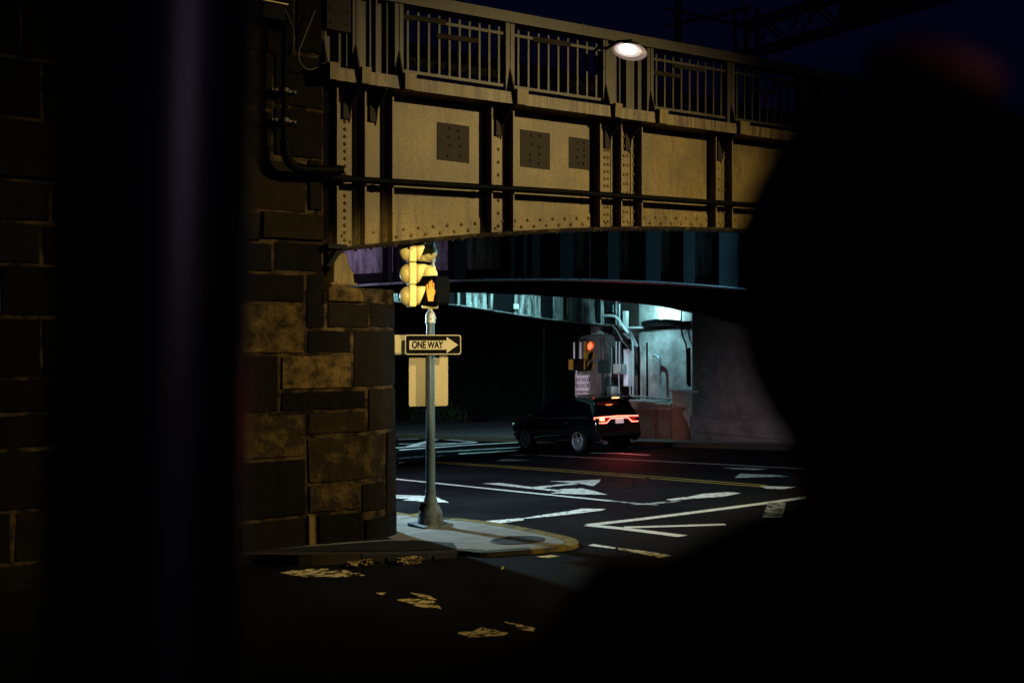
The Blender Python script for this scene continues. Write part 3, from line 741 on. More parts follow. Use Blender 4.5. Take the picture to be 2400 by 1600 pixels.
# projecting ledge
m = MB()
for a, b in zip(ss, ss[1:]):
    m.hexa([V((x, y, zled(x) + z)) for z in (0, LH) for x, y in ((a, -LP), (b, -LP), (b, .9), (a, .9))])
m.build('ledge', M['girder_rust'], BR)
# brackets under the ledge
for px in (808, 870, 1164, 1418, 1466, 1682):
    s = XW(px); z = zled(s); m = MB()
    m.cur = 1
    m.prism([(s + .05, -.03, z - .50), (s + .05, -.07, z - .42), (s + .05, -.11, z - .25), (s + .05, -LP + .03, z - .03), (s + .05, -LP + .03, z - .002), (s + .05, -.03, z - .002)], (.014, 0, 0))
    m.box((s - .05, -.075, z - .44), (s + .045, -.036, z - .003))
    m.build('bracket', [M['girder'], M['patch']], BR)
# parapet: posts, feet, solid pilasters, rail and railing panels
XP = lambda px, py=110: PN(px, py, -.15).x
def rl(s): return zrail(s) - .17
m = MB()
for a, b in zip(ss, ss[1:]):
    m.hexa([V((x, y, zrail(x) + z)) for z in (-.17, 0) for x, y in ((a, -.2), (b, -.2), (b, .06), (a, .06))])
m.box((XP(1363) - .012, -.206, rl(XP(1363)) - .004), (XP(1363) + .012, .064, zrail(XP(1363)) + .004))
m.build('top_rail', M['parapet'], BR)
posts_px = [(752, 765), (826, 841), (925, 945), (1185, 1205), (1413, 1424), (1516, 1531), (1704, 1721), (1878, 1891), (1952, 1966)]
posts = []
for a, b in posts_px:
    s0, s1 = XP(a), XP(b); posts.append((s0, s1)); m = MB(); c = (s0 + s1) / 2
    zb = zled(c) + LH; zt = rl(c)
    m.box((s0, -.16, zb), (c - .008, -.02, zt)); m.box((c + .008, -.16, zb), (s1, -.02, zt)); m.box((s0 + .01, -.10, zb), (s1 - .01, -.03, zt))
    m.prism([(c - .01, -.16, zb + .45), (c - .01, -.30, zb + .02), (c - .01, -.30, zb), (c - .01, -.16, zb)], (.02, 0, 0))
    m.build('parapet_post', M['parapet'], BR)
    f = MB(); h = .5 * (s1 - s0) + .025
    f.hexa([V((c + x, y, z)) for x, y, z in ((-h * .8, -LP - .07, zled(c) - .01), (h * .8, -LP - .07, zled(c) - .01), (h * .8, -.3, zled(c) - .01), (-h * .8, -.3, zled(c) - .01), (-h, -LP - .10, zb + .035), (h, -LP - .10, zb + .035), (h, -.1, zb + .035), (-h, -.1, zb + .035))])
    f.build('post_foot', M['girder'], BR)
extra = []
s = posts[-1][1]
while s < S_END - 3:
    extra.append((s + 2.0, s + 2.15)); s += 2.15
for s0, s1 in extra:
    m = MB(); c = (s0 + s1) / 2; m.box((s0, -.16, zled(c) + LH), (s1, -.02, rl(c))); m.build('parapet_post', M['parapet'], BR)
for i, (pa_, pb_) in enumerate([(0, 1), (1, 2), (4, 5), (7, 8)]):
    s0, s1 = posts[pa_][1], posts[pb_][0]; m = MB(); zb = zled(s0) + LH; zt = rl((s0 + s1) / 2)
    m.box((s0, -.05, zb), (s1, -.03, zt)); w = s1 - s0
    for t in (.34, .46):
        m.box((s0 + w * t, -.10 if t < .4 else -.16, zb), (s0 + w * t + .025, -.05, zt))
    m.box((s0 + w * .80, -.12, zb), (s0 + w * .83, -.05, zt))
    for t in (.38, .42):
        z = zb + .15
        while z < zt: m.rivet((s0 + w * t, -.05, z), (0, -1, 0), .018, .012); z += .2
    m.build('pilaster_panel', M['parapet'], BR)
def railing(s0, s1, nb):
    m = MB(); c = (s0 + s1) / 2
    for zo, hh in ((.14, .045), (None, .045)):
        for a, b in zip(fr(s0, s1, 4), fr(s0, s1, 4)[1:]):
            za = (zled(a) + LH + zo) if zo else rl(a) - .19; zb = (zled(b) + LH + zo) if zo else rl(b) - .19
            m.hexa([V((a, -.12, za)), V((b, -.12, zb)), V((b, -.07, zb)), V((a, -.07, za)), V((a, -.12, za + hh)), V((b, -.12, zb + hh)), V((b, -.07, zb + hh)), V((a, -.07, za + hh))])
    for k in range(nb):
        s = s0 + (s1 - s0) * (k + .55) / (nb + .1)
        m.box((s - .017, -.112, zled(s) + LH + .15), (s + .017, -.078, rl(s) - .07))
    m.build('railing_panel', M['parapet'], BR)
for a, b, nb in ((2, 3, 10), (3, 4, 9), (5, 6, 9), (6, 7, 9)): railing(posts[a][1], posts[b][0], nb)
railing(posts[8][1], extra[0][0], 11)
for (a, b), (c, d) in zip(extra, extra[1:]): railing(b, c, 11)
def board(px0, py0, px1, py1, h):
    a = PN(px0, py0, -.13); b = PN(px1, py1, -.13); u = V((0, 0, h / 2)); m = MB()
    m.hexa([a - u, b - u, b - u + V((0, .018, 0)), a - u + V((0, .018, 0)), a + u, b + u, b + u + V((0, .018, 0)), a + u + V((0, .018, 0))])
    m.build('tie_board', M['board'], BR)
for q in ((948, 40, 1046, 52, .075), (1024, 84, 1122, 96, .075), (1251, 92, 1339, 105, .085), (1579, 154, 1652, 165, .07), (1531, 170, 1595, 179, .07), (1757, 208, 1823, 219, .075), (1813, 193, 1871, 203, .085), (2000, 225, 2060, 236, .08)): board(*q)
# junction plate on the first pilaster
a = PN(763, 40, -.2); b = PN(820, 40, -.2); m = MB(); m.box((a.x, -.24, PN(790, 74, -.2).z), (b.x, -.17, PN(790, -60, -.2).z))
for i in range(2):
    for j in range(4): m.rivet((a.x + (b.x - a.x) * (.17 + .66 * i), -.24, PN(790, 74, -.2).z + .1 + .19 * j), (0, -1, 0), .03, .012)
m.build('cover_plate', M['patch'], BR, bevel=.006)
# inner fence, seen dark through the railings
m = MB()
m.box((SA, 1.6, zled(2) + LH + .75), (S_END, 1.64, zrail(4) - .25))
s = SA
while s < S_END: m.box((s, 1.6, zled(2) + LH), (s + .03, 1.63, zled(2) + LH + .75)); s += .19
m.build('inner_fence', M['sign_black'], BR)
# deck and inner girders
m = MB(); m.box((SA, .02, 6.05), (S_END, 20, 6.5)); m.build('deck', M['under'], BR)
z2 = lambda s: 4.26 - .0063 * (s - 8) ** 2
T3 = [(-2, 3.3), (0, 3.6), (4, 4.1), (6.9, 4.2), (9, 4.19), (11.1, 4.13), (13.5, 3.99), (15.4, 3.74), (17.2, 3.44), (20, 3.0)]
z3 = lambda s: interp(T3, s)
T4 = [(-2, 3.3), (0, 3.5), (4, 4.1), (8, 4.32), (11.9, 4.225), (15.9, 3.78), (18.25, 3.62), (21, 3.5)]
z4 = lambda s: interp(T4, s)
top = lambda s: 6.05
def girder(n, zb, mt, fl, stf, w, s0):
    plate_girder('inner_girder', n, zb, top, mt, .02, fl, s0, 19.6)
    m = MB()
    ssx = fr(s0, 19.6, 48)
    for a, b in zip(ssx, ssx[1:]):
        m.hexa([V((x, y, zb(x) + z)) for z in (0, .2) for x, y in ((a, n - .03), (b, n - .03), (b, n - .011), (a, n - .011))])
    for s in stf:
        m.box((s, n - .24, zb(s)), (s + w, n - .011, 6.05))
    m.build('girder_stiffener', M['shade_steel'] if n == 4 else mt, BR)  # nearer inner girder's ribs coloured as shade so only its web looks lit
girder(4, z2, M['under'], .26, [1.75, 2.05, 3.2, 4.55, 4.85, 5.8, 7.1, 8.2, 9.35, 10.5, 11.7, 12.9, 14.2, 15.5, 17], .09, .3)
girder(9, z3, M['black_steel'], .16, [2 + 1.3 * i for i in range(14)], .08, .3)  # middle inner girder coloured black for its unlit web
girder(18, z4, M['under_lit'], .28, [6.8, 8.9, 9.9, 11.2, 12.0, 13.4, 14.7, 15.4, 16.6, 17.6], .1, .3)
def shade_bands(n, zb, pxs, py, d):
    for a, b in pxs:
        s0, s1 = PN(a, py, n - .02).x, PN(b, py, n - .02).x; m = MB()
        m.hexa([V((x, y, z)) for x, y, z in ((s0, n - d, zb(s0)), (s1, n - d, zb(s1)), (s1, n - .012, zb(s1)), (s0, n - .012, zb(s0)), (s0, n - d, 6.04), (s1, n - d, 6.04), (s1, n - .012, 6.04), (s0, n - .012, 6.04))])
        m.build('shade_band', M['shade_steel'], BR)  # solid dark boxes imitate shaded stretches of the web
shade_bands(18, z4, [(1040, 1090), (1141, 1203), (1267, 1293), (1316, 1325), (1358, 1367), (1395, 1405), (1416, 1440)], 730, .10)
shade_bands(4, z2, [(921, 1000), (1052, 1083), (1173, 1204), (1237, 1336), (1371, 1442), (1473, 1539), (1573, 1619), (1676, 1720)], 610, .16)
# small white sign plate on the far girder
c = PN(1210, 718, 17.7); m = MB(); m.box((c.x - .1, 17.68, c.z - .09), (c.x + .1, 17.75, c.z + .09)); m.build('number_plate', M['white_box'], BR)

# bearing shoe under the end of the girder
m = MB(); q = [(786, 582), (812, 594), (816, 612), (828, 640), (832, 668), (782, 672), (783, 626)]
pts = [PN(x, y, -.05) for x, y in q]
m.prism(pts, (0, .5, 0)); m.box((PN(776, 674, -.1).x, -.1, ZSEAT + .037), (PN(838, 674, -.1).x, .5, ZSEAT + .075))
tag(m.build('bridge_bearing', M['girder'], loc=pts[5], bevel=.012), 'cream cast bearing shoe on the stone shelf under the girder end', 'bearing')
m = MB(); a = PN(762, 573, -.2); b = PN(806, 581, -.2)
m.box((a.x, -.3, PN(780, 584, -.2).z), (b.x, .1, PN(780, 573, -.2).z)); m.prism([(b.x - .03, -.25, a.z - .06), (b.x - .12, -.25, a.z - .06), (b.x - .28, -.25, a.z - .30), (b.x - .22, -.25, a.z - .32)], (0, .2, 0))
tag(m.build('support_bracket', M['black_steel'], loc=a), 'black steel bracket beside the bearing shoe', 'bracket')

# gutter pipe along the girder with its hangers
zp = lambda px, py: PN(px, py, -.27)
P = [zp(770, 415), zp(853, 422.5), zp(1300, 449), zp(1836, 486), zp(2120, 503)]
gp = thing('gutter_pipe', 'long black pipe fixed along the cream girder', 'pipe', P[0])
MB().tube([p for p in P], .05, 12).build('pipe_run', M['dark_pipe'], gp)
for px in (800, 915, 1150, 1400, 1455, 1670):
    t = interp([(853, 422.5), (1300, 449), (1836, 486)], px); c = zp(px, t); m = MB(); m.box((c.x - .02, -.27, c.z - .054), (c.x + .02, -.02, c.z - .042)); m.lathe((c.x - .02, -.27, c.z), (1, 0, 0), [(.057, 0), (.057, .04)], 12)
    m.build('pipe_hanger', M['dark_pipe'], gp)
# drain elbow on the stone face
dp = [PN(668, -80, -.42), PN(668, 120, -.42), PN(667, 330, -.42), PN(672, 368, -.42), PN(688, 389, -.42), PN(715, 397, -.42), PN(760, 398.5, -.42), PN(796, 398.5, -.42)]
dr = thing('drain_pipe', 'thick black drainpipe running down the stones and bending towards the girder', 'pipe', dp[3])
MB().tube(smooth_path(dp[:3], 2), .045, 12).build('pipe_run', M['dark_pipe'], dr)
m = MB(); m.tube(smooth_path(dp[2:], 5), .068, 14); m.ball(dp[-1], .069); m.build('pipe_elbow', M['dark_pipe'], dr)
for py in (212, 282):
    c = PN(668, py, -.42); m = MB(); m.lathe(c - V((0, 0, .025)), (0, 0, 1), [(.056, 0), (.056, .05)], 14); m.box((c.x - .17, -.40, c.z - .016), (c.x + .17, -.16, c.z + .016))
    for d in (-.13, .13): m.rivet((c.x + d, -.40, c.z), (0, -1, 0), .022, .02)
    m.build('pipe_clamp', M['clamp'], dr)
# unlit flood lamp and loose cables at the top of the stones
c = PN(640, 22, -.75); fl = thing('flood_lamp', 'unlit boxy flood lamp high on the stone abutment', 'lamp', c)
m = MB(); m.hexa([c + V(q) for q in ((-.17, -.1, -.16), (.13, -.1, -.16), (.16, .2, -.2), (-.13, .2, -.2), (-.17, -.1, .05), (.13, -.1, .05), (.16, .22, .05), (-.13, .22, .05))]); m.build('housing', M['black_steel'], fl, bevel=.01)
MB().box(c + V((-.18, -.12, .052)), c + V((.16, .24, .064))).build('hood', M['sig_yellow'], fl)  # yellow cap paints in the lamplit top edge
MB().tube([c + V((0, .2, -.02)), c + V((0, .6, -.02))], .03).build('mounting_arm', M['black_steel'], fl)
cb = smooth_path([PN(665, 16, -.6), PN(678, 45, -.5), PN(688, 72, -.3), PN(687, 110, -.24)], 5)
tag(MB().tube(cb, .011, 6).build('cable', M['cable'], loc=cb[0]), 'thin grey cable drooping from the flood lamp', 'cable')
cb = smooth_path([PN(738, 25, -.3), PN(722, 65, -.3), PN(706, 105, -.3), PN(700, 122, -.3), PN(701, 142, -.32), PN(712, 158, -.34), PN(732, 163, -.34), PN(765, 146, -.4), PN(774, 150, -.45)], 5)
tag(MB().tube(cb, .011, 6).build('cable', M['cable'], loc=cb[0]), 'looping grey cable between the stones and the bridge end', 'cable')

# glass reflection built as a glowing oval; its arm and cap are made up
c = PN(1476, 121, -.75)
pl = thing('reflection_glow', 'glowing oval standing in for a glass reflection, on an added arm before the parapet', 'lamp', c)
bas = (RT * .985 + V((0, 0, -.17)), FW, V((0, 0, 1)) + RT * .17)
MB().ball(c, .285, .13, .140, 28, 16, bas).build('lens', M['glow_rim'], pl)  # nested shells fade outward to imitate a blurred glow
MB().ball(c - FW * .045 - RT * .02, .235, .11, .114, 28, 16, bas).build('glow_shell', M['glow_mid'], pl)
MB().ball(c - FW * .09 - RT * .035, .17, .09, .088, 28, 16, bas).build('glow_centre', M['glow_core'], pl)
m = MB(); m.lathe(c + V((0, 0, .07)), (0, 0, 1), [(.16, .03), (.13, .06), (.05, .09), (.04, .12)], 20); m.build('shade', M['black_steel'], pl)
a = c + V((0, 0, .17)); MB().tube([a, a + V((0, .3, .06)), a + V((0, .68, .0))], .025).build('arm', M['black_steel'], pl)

# ================================================================ SIGNAL POLE AND SIGNS
PB = PD(1009, 1219, 16.4); PB.z = plane_z(PB.x, PB.y) + KH
ppx = lambda py: CAM.z + (800 - py) / FPX * 16.4
pole = thing('signal_pole', 'weathered grey signal pole with flared base at the pavement corner', 'pole', PB)
zt = ppx(733)
MB().lathe((PB.x, PB.y, PB.z + .25), (0, 0, 1), [(.076, 0), (.070, 1.2), (.064, zt - PB.z - .25 - .1)], 24).build('shaft', M['pole'], pole)
m = MB(); m.lathe((PB.x, PB.y, PB.z + .045), (0, 0, 1), [(.20, 0), (.20, .08), (.185, .10), (.19, .12), (.185, .17), (.15, .24), (.112, .33), (.088, .42), (.082, .47), (.087, .49), (.078, .51)], 28); m.build('flared_base', M['base_iron'], pole)
m = MB(); m.box((PB.x - .27, PB.y - .27, PB.z - .05), (PB.x + .27, PB.y + .27, PB.z + .045)); m.build('base_plinth', M['base_iron'], pole, bevel=.02)
c = PB + V((0, 0, .31)) - RT * .115 - FW * .075; m = MB(); m.obox(c, RT * .035 + FW * -.03, FW * .01 + RT * .012, V((.0, 0, .06)) + RT * .022); m.build('access_hole', M['sign_black'], pole)
m = MB(); m.lathe((PB.x, PB.y, zt - .16), (0, 0, 1), [(.078, 0), (.082, .03), (.072, .05), (.082, .1), (.07, .14), (.045, .19)], 20)
for a in range(5): m.rivet(V((PB.x, PB.y, zt - .09)) + (RT * math.cos(a * 1.3) - FW * math.sin(a * 1.3)) * .08, -FW, .014, .02)
m.build('collar', M['galv'], pole)
MB().tube([V((PB.x, PB.y, zt)), V((PB.x, PB.y, zt + .18))], .03).build('spigot', M['sig_yellow'], pole)

def rot(v, a): return V((v.x * math.cos(a) - v.y * math.sin(a), v.x * math.sin(a) + v.y * math.cos(a), v.z))
def rrect(c, rt, up, w, h, r, seg=5):
    out = []
    for cx, cy, a0 in ((w / 2 - r, h / 2 - r, 0), (-w / 2 + r, h / 2 - r, 90), (-w / 2 + r, -h / 2 + r, 180), (w / 2 - r, -h / 2 + r, 270)):
        for k in range(seg + 1):
            a = math.radians(a0 + 90 * k / seg); out.append(c + rt * (cx + r * math.cos(a)) + up * (cy + r * math.sin(a)))
    return out
UP = V((0, 0, 1))
# ONE WAY sign in front of the pole
rt = rot(RT, math.radians(18)); nr = rt.cross(UP); nr = -nr if nr.dot(FW) > 0 else nr
k = 16.25 / FPX
c = PD(1015.5, 807.5, 16.25)
ow = thing('one_way_sign', 'black one way sign with white right arrow on the signal pole', 'sign', c)
w = 128 * k / rt.dot(RT); h = 46.5 * k
MB().prism(rrect(c, rt, UP, w, h, .035), -nr * .004).build('panel', M['alu'], ow)
m = MB(); m.prism(rrect(c + nr * .001, rt, UP, w, h, .035), nr * .0012); m.build('border', M['sign_white'], ow)
m = MB(); m.prism(rrect(c + nr * .0022, rt, UP, w - .028, h - .028, .026), nr * .0012); m.build('black_field', M['sign_black'], ow)
def sp(px, py): # picture offset from the sign centre -> point on the sign face
    return c + nr * .0036 + rt * ((px - 1015.5) * k / rt.dot(RT)) + UP * ((807.5 - py) * k)
m = MB(); m.prism([sp(961, 798), sp(1046, 798), sp(1046, 789.5), sp(1072.5, 808), sp(1046, 827.5), sp(1046, 819), sp(961, 819)], nr * .0012); m.build('arrow', M['sign_white'], ow)
text_part('lettering', 'ONE WAY', .150, sp(1002, 808.5) + nr * .0035, rt, UP, M['sign_black'], ow, xs=.70, bold=.005)
# second one way sign behind the pole, seen from the back
rt2 = rot(RT, math.radians(18)); c2 = PD(980, 807.5, 16.62); k2 = 16.62 / FPX
ob = thing('one_way_sign', 'back of a second sign peeping out behind the one way sign', 'sign', c2)
MB().prism(rrect(c2, rt2, UP, 124 * k2, 46 * k2, .035), FW * .004).build('panel', M['alu'], ob)
# bare back of a square sign behind the pole
c3 = PD(1004.5, 893, 16.49); k3 = 16.49 / FPX
bs = thing('square_sign', 'bare metal back of a square sign hung below the one way sign', 'sign', c3)
MB().prism(rrect(c3, rt2, UP, 90 * k3 / .96, 117 * k3, .03), FW * .004).build('panel', M['alu'], bs)
for py in (841, 944):
    q = PD(1012, py, 16.42); m = MB(); m.lathe(q - UP * .012, (0, 0, 1), [(.073, 0), (.073, .024)], 20); m.rivet(q + RT * .045 - FW * .055, -FW + RT * .6, .014, .014); m.build('pole_strap', M['galv'], bs)

# traffic signal heads
def signal_head(o, f, zs, body, lens, size=.33, back=True):
    """o: world point on the axis (x, y); f: facing; zs: centre heights from the top down"""
    r = V((-f.y, f.x, 0)); hb = size / 2
    for i, z in enumerate(zs):
        c = V((o.x, o.y, z))
        m = MB(); m.obox(c, r * hb, f * .055, UP * (hb * .985)); m.build('section_housing', body, SIG, bevel=.02)
        if back:
            m = MB(); m.lathe(c - f * .054, -f, [(hb * .9, 0), (hb * .86, .04), (hb * .62, .09), (hb * .3, .115), (.001, .12)], 20); m.build('section_back', body, SIG)
        m = MB(); rr = hb * .88; K = 24; vs = []; fsx = []
        a0 = math.radians(-62); a1 = math.radians(242)
        for t in range(K + 1):
            a = a0 + (a1 - a0) * t / K; y = math.sin(a); ln = .045 + .115 * (y + .9) / 1.9
            for q in (0.0, 1.0):
                vs.append(c + f * (.055 + ln * q) + (r * math.cos(a) + UP * math.sin(a)) * rr)
        fsx = [(2 * t, 2 * t + 1, 2 * t + 3, 2 * t + 2) for t in range(K)]
        m.add(vs, fsx, True); ob_ = m.build('visor', body, SIG)
        sd = ob_.modifiers.new('thick', 'SOLIDIFY'); sd.thickness = .006
        m = MB(); m.lathe(c + f * .055, f, [(rr * .95, .0), (rr * .9, .02), (rr * .5, .045), (.001, .052)], 20); m.build('lens', lens[i], SIG)
SIG = thing('traffic_signal', 'yellow three-section traffic signal facing right above the signal pole', 'traffic signal', PD(972, 716, 15.8))
fr_ = (RT * .97 + FW * .24).normalized()
zs = [CAM.z + (800 - y) / FPX * 15.8 for y in (590, 642, 694)]
signal_head(PD(964, 642, 15.8), fr_, zs, M['sig_yellow'], [M['lens_dark']] * 3, .333)
SIG = thing('traffic_signal', 'shadowed second signal head behind the yellow one, facing the underpass', 'traffic signal', PD(1003, 640, 16.75))
f2 = V((-.25, 1, 0)).normalized()
zs2 = [CAM.z + (800 - y) / FPX * 16.75 for y in (592, 643, 694)]
signal_head(PD(1001, 642, 16.75), f2, zs2, M['sig_yellow'], [M['red_strong'], M['lens_dark'], M['lens_dark']], .30)
tag(MB().tube([PD(1015, 720, 16.7), PD(1015, 520, 16.7)], .024, 10).build('signal_hanger', M['galv'], loc=PD(1015, 720, 16.7)), 'slim bright tube rising behind the signal heads to the girder', 'tube')
# pedestrian signal
def ped(o, f, w, h, d, body, frame, name_label, hand=True, yellow=None):
    p = thing('pedestrian_signal', name_label, 'pedestrian signal', o); r = V((-f.y, f.x, 0))
    MB().prism(rrect(o, r, UP, w, h, .05), -f * d).build('housing', yellow or body, p, bevel=.008)
    m = MB(); oo = rrect(o, r, UP, w, h, .05); ii = rrect(o, r, UP, w - .05, h - .05, .035); n = len(oo); e = f * .10
    m.add(oo + [x + e for x in oo] + ii + [x + e for x in ii], [(i, (i + 1) % n, n + (i + 1) % n, n + i) for i in range(n)] + [(2 * n + i, 3 * n + i, 3 * n + (i + 1) % n, 2 * n + (i + 1) % n) for i in range(n)] + [(n + i, n + (i + 1) % n, 3 * n + (i + 1) % n, 3 * n + i) for i in range(n)], False)
    m.build('visor_frame', body, p)
    MB().prism(rrect(o + f * .002, r, UP, w - .06, h - .06, .03), f * .004).build('face', M['lens_dark'], p)
    return p, r
fp = (-FW * .74 - RT * .67).normalized()
o = PD(1012, 681, 15.98)
pd_, r = ped(o, fp, .41, .44, .19, M['sig_black'], None, 'black pedestrian signal showing a lit orange hand on the signal pole')
# raised hand drawn in lamp dots
vr = -r if (-r).dot(RT) > 0 else r
hand = [(-.42, -.95), (.30, -.95), (.42, -.55), (.62, -.28), (.98, .16), (.90, .30), (.74, .22), (.52, -.02), (.46, .02), (.46, .62), (.40, .70), (.26, .68), (.22, .10), (.18, .12), (.16, .86), (.08, .93), (-.06, .90), (-.10, .12), (-.14, .12), (-.18, .78), (-.26, .86), (-.38, .80), (-.42, .10), (-.46, .08), (-.54, .55), (-.66, .60), (-.74, .50), (-.70, -.45)]
def inside(x, y, pl):
    c_ = False; j = len(pl) - 1
    for i in range(len(pl)):
        if (pl[i][1] > y) != (pl[j][1] > y) and x < (pl[j][0] - pl[i][0]) * (y - pl[i][1]) / (pl[j][1] - pl[i][1]) + pl[i][0]: c_ = not c_
        j = i
    return c_
m = MB(); HX = .14; HY = .168
for j in range(-12, 13):
    for i in range(-9, 10):
        x = (i + (.5 if j % 2 else 0)) / 8.5; y = j / 12
        if inside(x, y, hand):
            q = o + fp * .008 + vr * (x * HX) + UP * (y * HY)
            m.lathe(q, fp, [(.0068, 0), (.0055, .004), (.001, .006)], 6)
m.build('hand_symbol', M['amber'], pd_)
q = PD(1008, 719, 16.1); m = MB(); m.obox(q, RT * .12, FW * .09, UP * .028); tag(m.build('signal_bracket', M['sig_yellow'], loc=q, bevel=.015), 'yellow mounting bracket under the lit pedestrian hand', 'bracket')

# ---- far corner: post with signal, pedestrian signal and DO NOT BLOCK sign
DF = 40.0; kf = DF / FPX
fb = PD(1352, 1030, DF); fb.z = plane_z(fb.x, fb.y) + .146
zf = lambda py: CAM.z + (800 - py) / FPX * DF
fpole = thing('signal_post', 'slim grey far signal post behind the black car', 'pole', fb)
MB().lathe(fb, (0, 0, 1), [(.13, 0), (.12, .2), (.06, .3), (.055, zf(862) - fb.z)], 16).build('shaft', M['galv'], fpole)
for a, b in ((1346, 802), (1361, 801)):
    MB().tube([PD(a, 845, DF), PD(a, b, DF)], .034, 10).build('riser', M['white_box'], fpole)
m = MB(); m.tube([PD(1345, 797, DF), PD(1378, 797, DF)], .022, 8); m.tube([PD(1346, 803, DF), PD(1346, 797, DF)], .022, 8); m.tube([PD(1361, 803, DF), PD(1361, 797, DF)], .022, 8); m.build('cross_arm', M['black_steel'], fpole)
MB().tube([PD(1340, 868, DF), PD(1380, 868, DF)], .03, 8).build('lower_arm', M['black_steel'], fpole)
SIG = thing('traffic_signal', 'far yellow traffic signal with its red light lit above the car', 'traffic signal', PD(1378, 870, DF))
ff = (RT * .60 - FW * .80).normalized()
signal_head(PD(1379, 832, DF), ff, [zf(810), zf(833.5), zf(857)], M['sig_yellow_dim'], [M['red_lens'], M['lens_dark'], M['lens_dark']], .37)
o = PD(1355, 854, DF - .3); fq = (-FW * .95 + RT * .3).normalized()
pq, r = ped(o, fq, .40, .44, .34, M['sig_black'], None, 'unlit far pedestrian signal in a yellow case beside the red signal')
o2 = PD(1341.5, 854, DF - .2); m = MB(); m.obox(o2, RT * .14, FW * .16, UP * .20); m.build('side_case', M['sig_yellow_dim'], pq, bevel=.03)
m = MB(); m.obox(PD(1369, 854, DF - .2), RT * .035, FW * .14, UP * .20); m.build('side_flange', M['sig_yellow_dim'], pq, bevel=.02)
cs = PD(1365.2, 902, DF - .25); ks_ = (DF - .25) / FPX; cs = PD(1365.2 - 0, 902, DF - .25)
cs = PD(1365, 902, DF - .25)
ns_ = thing('do_not_block_sign', 'white rectangular DO NOT BLOCK INTERSECTION sign above the car roof', 'sign', cs)
MB().prism(rrect(cs, RT, UP, 33.5 * ks_, 49 * ks_, .04), FW * .02).build('panel', M['sign_blue_white'], ns_)
m = MB(); oo = rrect(cs - FW * .002, RT, UP, 31 * ks_, 46.5 * ks_, .03); ii = rrect(cs - FW * .002, RT, UP, 28.6 * ks_, 44 * ks_, .02); n = len(oo); m.add(oo + ii, [(i, (i + 1) % n, n + (i + 1) % n, n + i) for i in range(n)]); m.build('border', M['sign_black'], ns_)
for tx, py, sz, xs in (('DO NOT', 890, .205, .74), ('BLOCK', 904, .205, .80), ('INTERSECTION', 918.5, .125, .62)):
    text_part('lettering', tx, sz, PD(1365, py, DF - .25) - FW * .004, RT, UP, M['sign_black'], ns_, xs=xs, bold=.004)
q = PD(1362, 925, DF - .2); tag(MB().box((q.x - .045, q.y - .03, plane_z(q.x, q.y)), (q.x + .045, q.y + .03, PD(1362, 872, DF).z)).build('sign_post', M['galv'], loc=(q.x, q.y, plane_z(q.x, q.y))), 'flat post carrying the DO NOT BLOCK INTERSECTION sign', 'post')
# far dim post standing in the dark
q = G(1276, 1010); tag(MB().tube([q, q + UP * 5.2], .11, 10, .08).build('street_post', M['sign_black'], loc=q), 'dim street post alone in the dark beyond the car', 'post')

# ================================================================ RIGHT-HAND WALLS, LAMP, CONDUITS
random.seed(33)
def wall_block(name, s, n0, n1, zt, label, mt, s_back=26):
    m = MB(); ks2 = fr(n0, n1, max(2, int((n1 - n0) / 2)))
    m.hexa([V((x, y, z)) for z in (-3, zt) for x, y in ((s, n0), (s_back, n0), (s_back, n1), (s, n1))])
    return m
NE = PS(1622, 850, 18.2).y
m = wall_block('x', 18.2, -30, NE, 5.0, '', None)
for y in (-22, -14, -6, -1, 4, 8.3): m.box((18.17, y, -3), (18.2, y + .04, 4.9))
m.box((18.08, -30, plane_z(18, 6) + .1), (18.2, NE, plane_z(18, 6) + .62))
tag(m.build('concrete_wall', M['concrete'], loc=(18.2, 0, 0), bevel=.02), 'dim stained concrete side wall with a projecting foot, right of the lit bay', 'wall')
NB = PS(1498, 850, 19.8).y
m = wall_block('x', 19.8, NE, NB, 6.0, '', None)
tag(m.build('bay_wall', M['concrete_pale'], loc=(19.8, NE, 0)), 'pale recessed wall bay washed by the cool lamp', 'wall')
m = wall_block('x', 20.6, NB, PS(1400, 850, 20.6).y, 6.0, '', None)
tag(m.build('recess_wall', M['concrete'], loc=(20.6, NB, 0)), 'dark recessed wall behind the bundle of conduits', 'wall')
# rounded concrete pier behind the far signal
sP = 19.2
out = [(1354, 1030), (1354, 800), (1357, 788), (1366, 783.5), (1414, 783.5), (1418.5, 790), (1419.5, 803), (1424, 815), (1428, 835), (1429.5, 860), (1428, 900), (1426, 1030)]
m = MB(); m.prism([PS(x, y, sP) for x, y in out], (1.2, 0, 0))
tag(m.build('concrete_pier', M['pier_concrete'], loc=PS(1390, 1025, sP), bevel=.05), 'stained round-shouldered concrete pier behind the far red signal', 'pier')
# stub column standing on the pier, tilted bracing
m = MB(); a = PS(1389, 783, sP + .3); b = PS(1410, 783, sP + .3); m.box((sP + .2, b.y, a.z), (sP + .7, a.y, 6.0)); m.prism([PS(1384, 783, sP + .1), PS(1394, 772, sP + .1), PS(1390, 758, sP + .1), PS(1404, 758, sP + .1), PS(1407, 778, sP + .1), PS(1402, 783, sP + .1)], (.08, 0, 0))
tag(m.build('bearing_column', M['under_lit'], loc=a), 'short lit steel bearing column on top of the round pier', 'column')
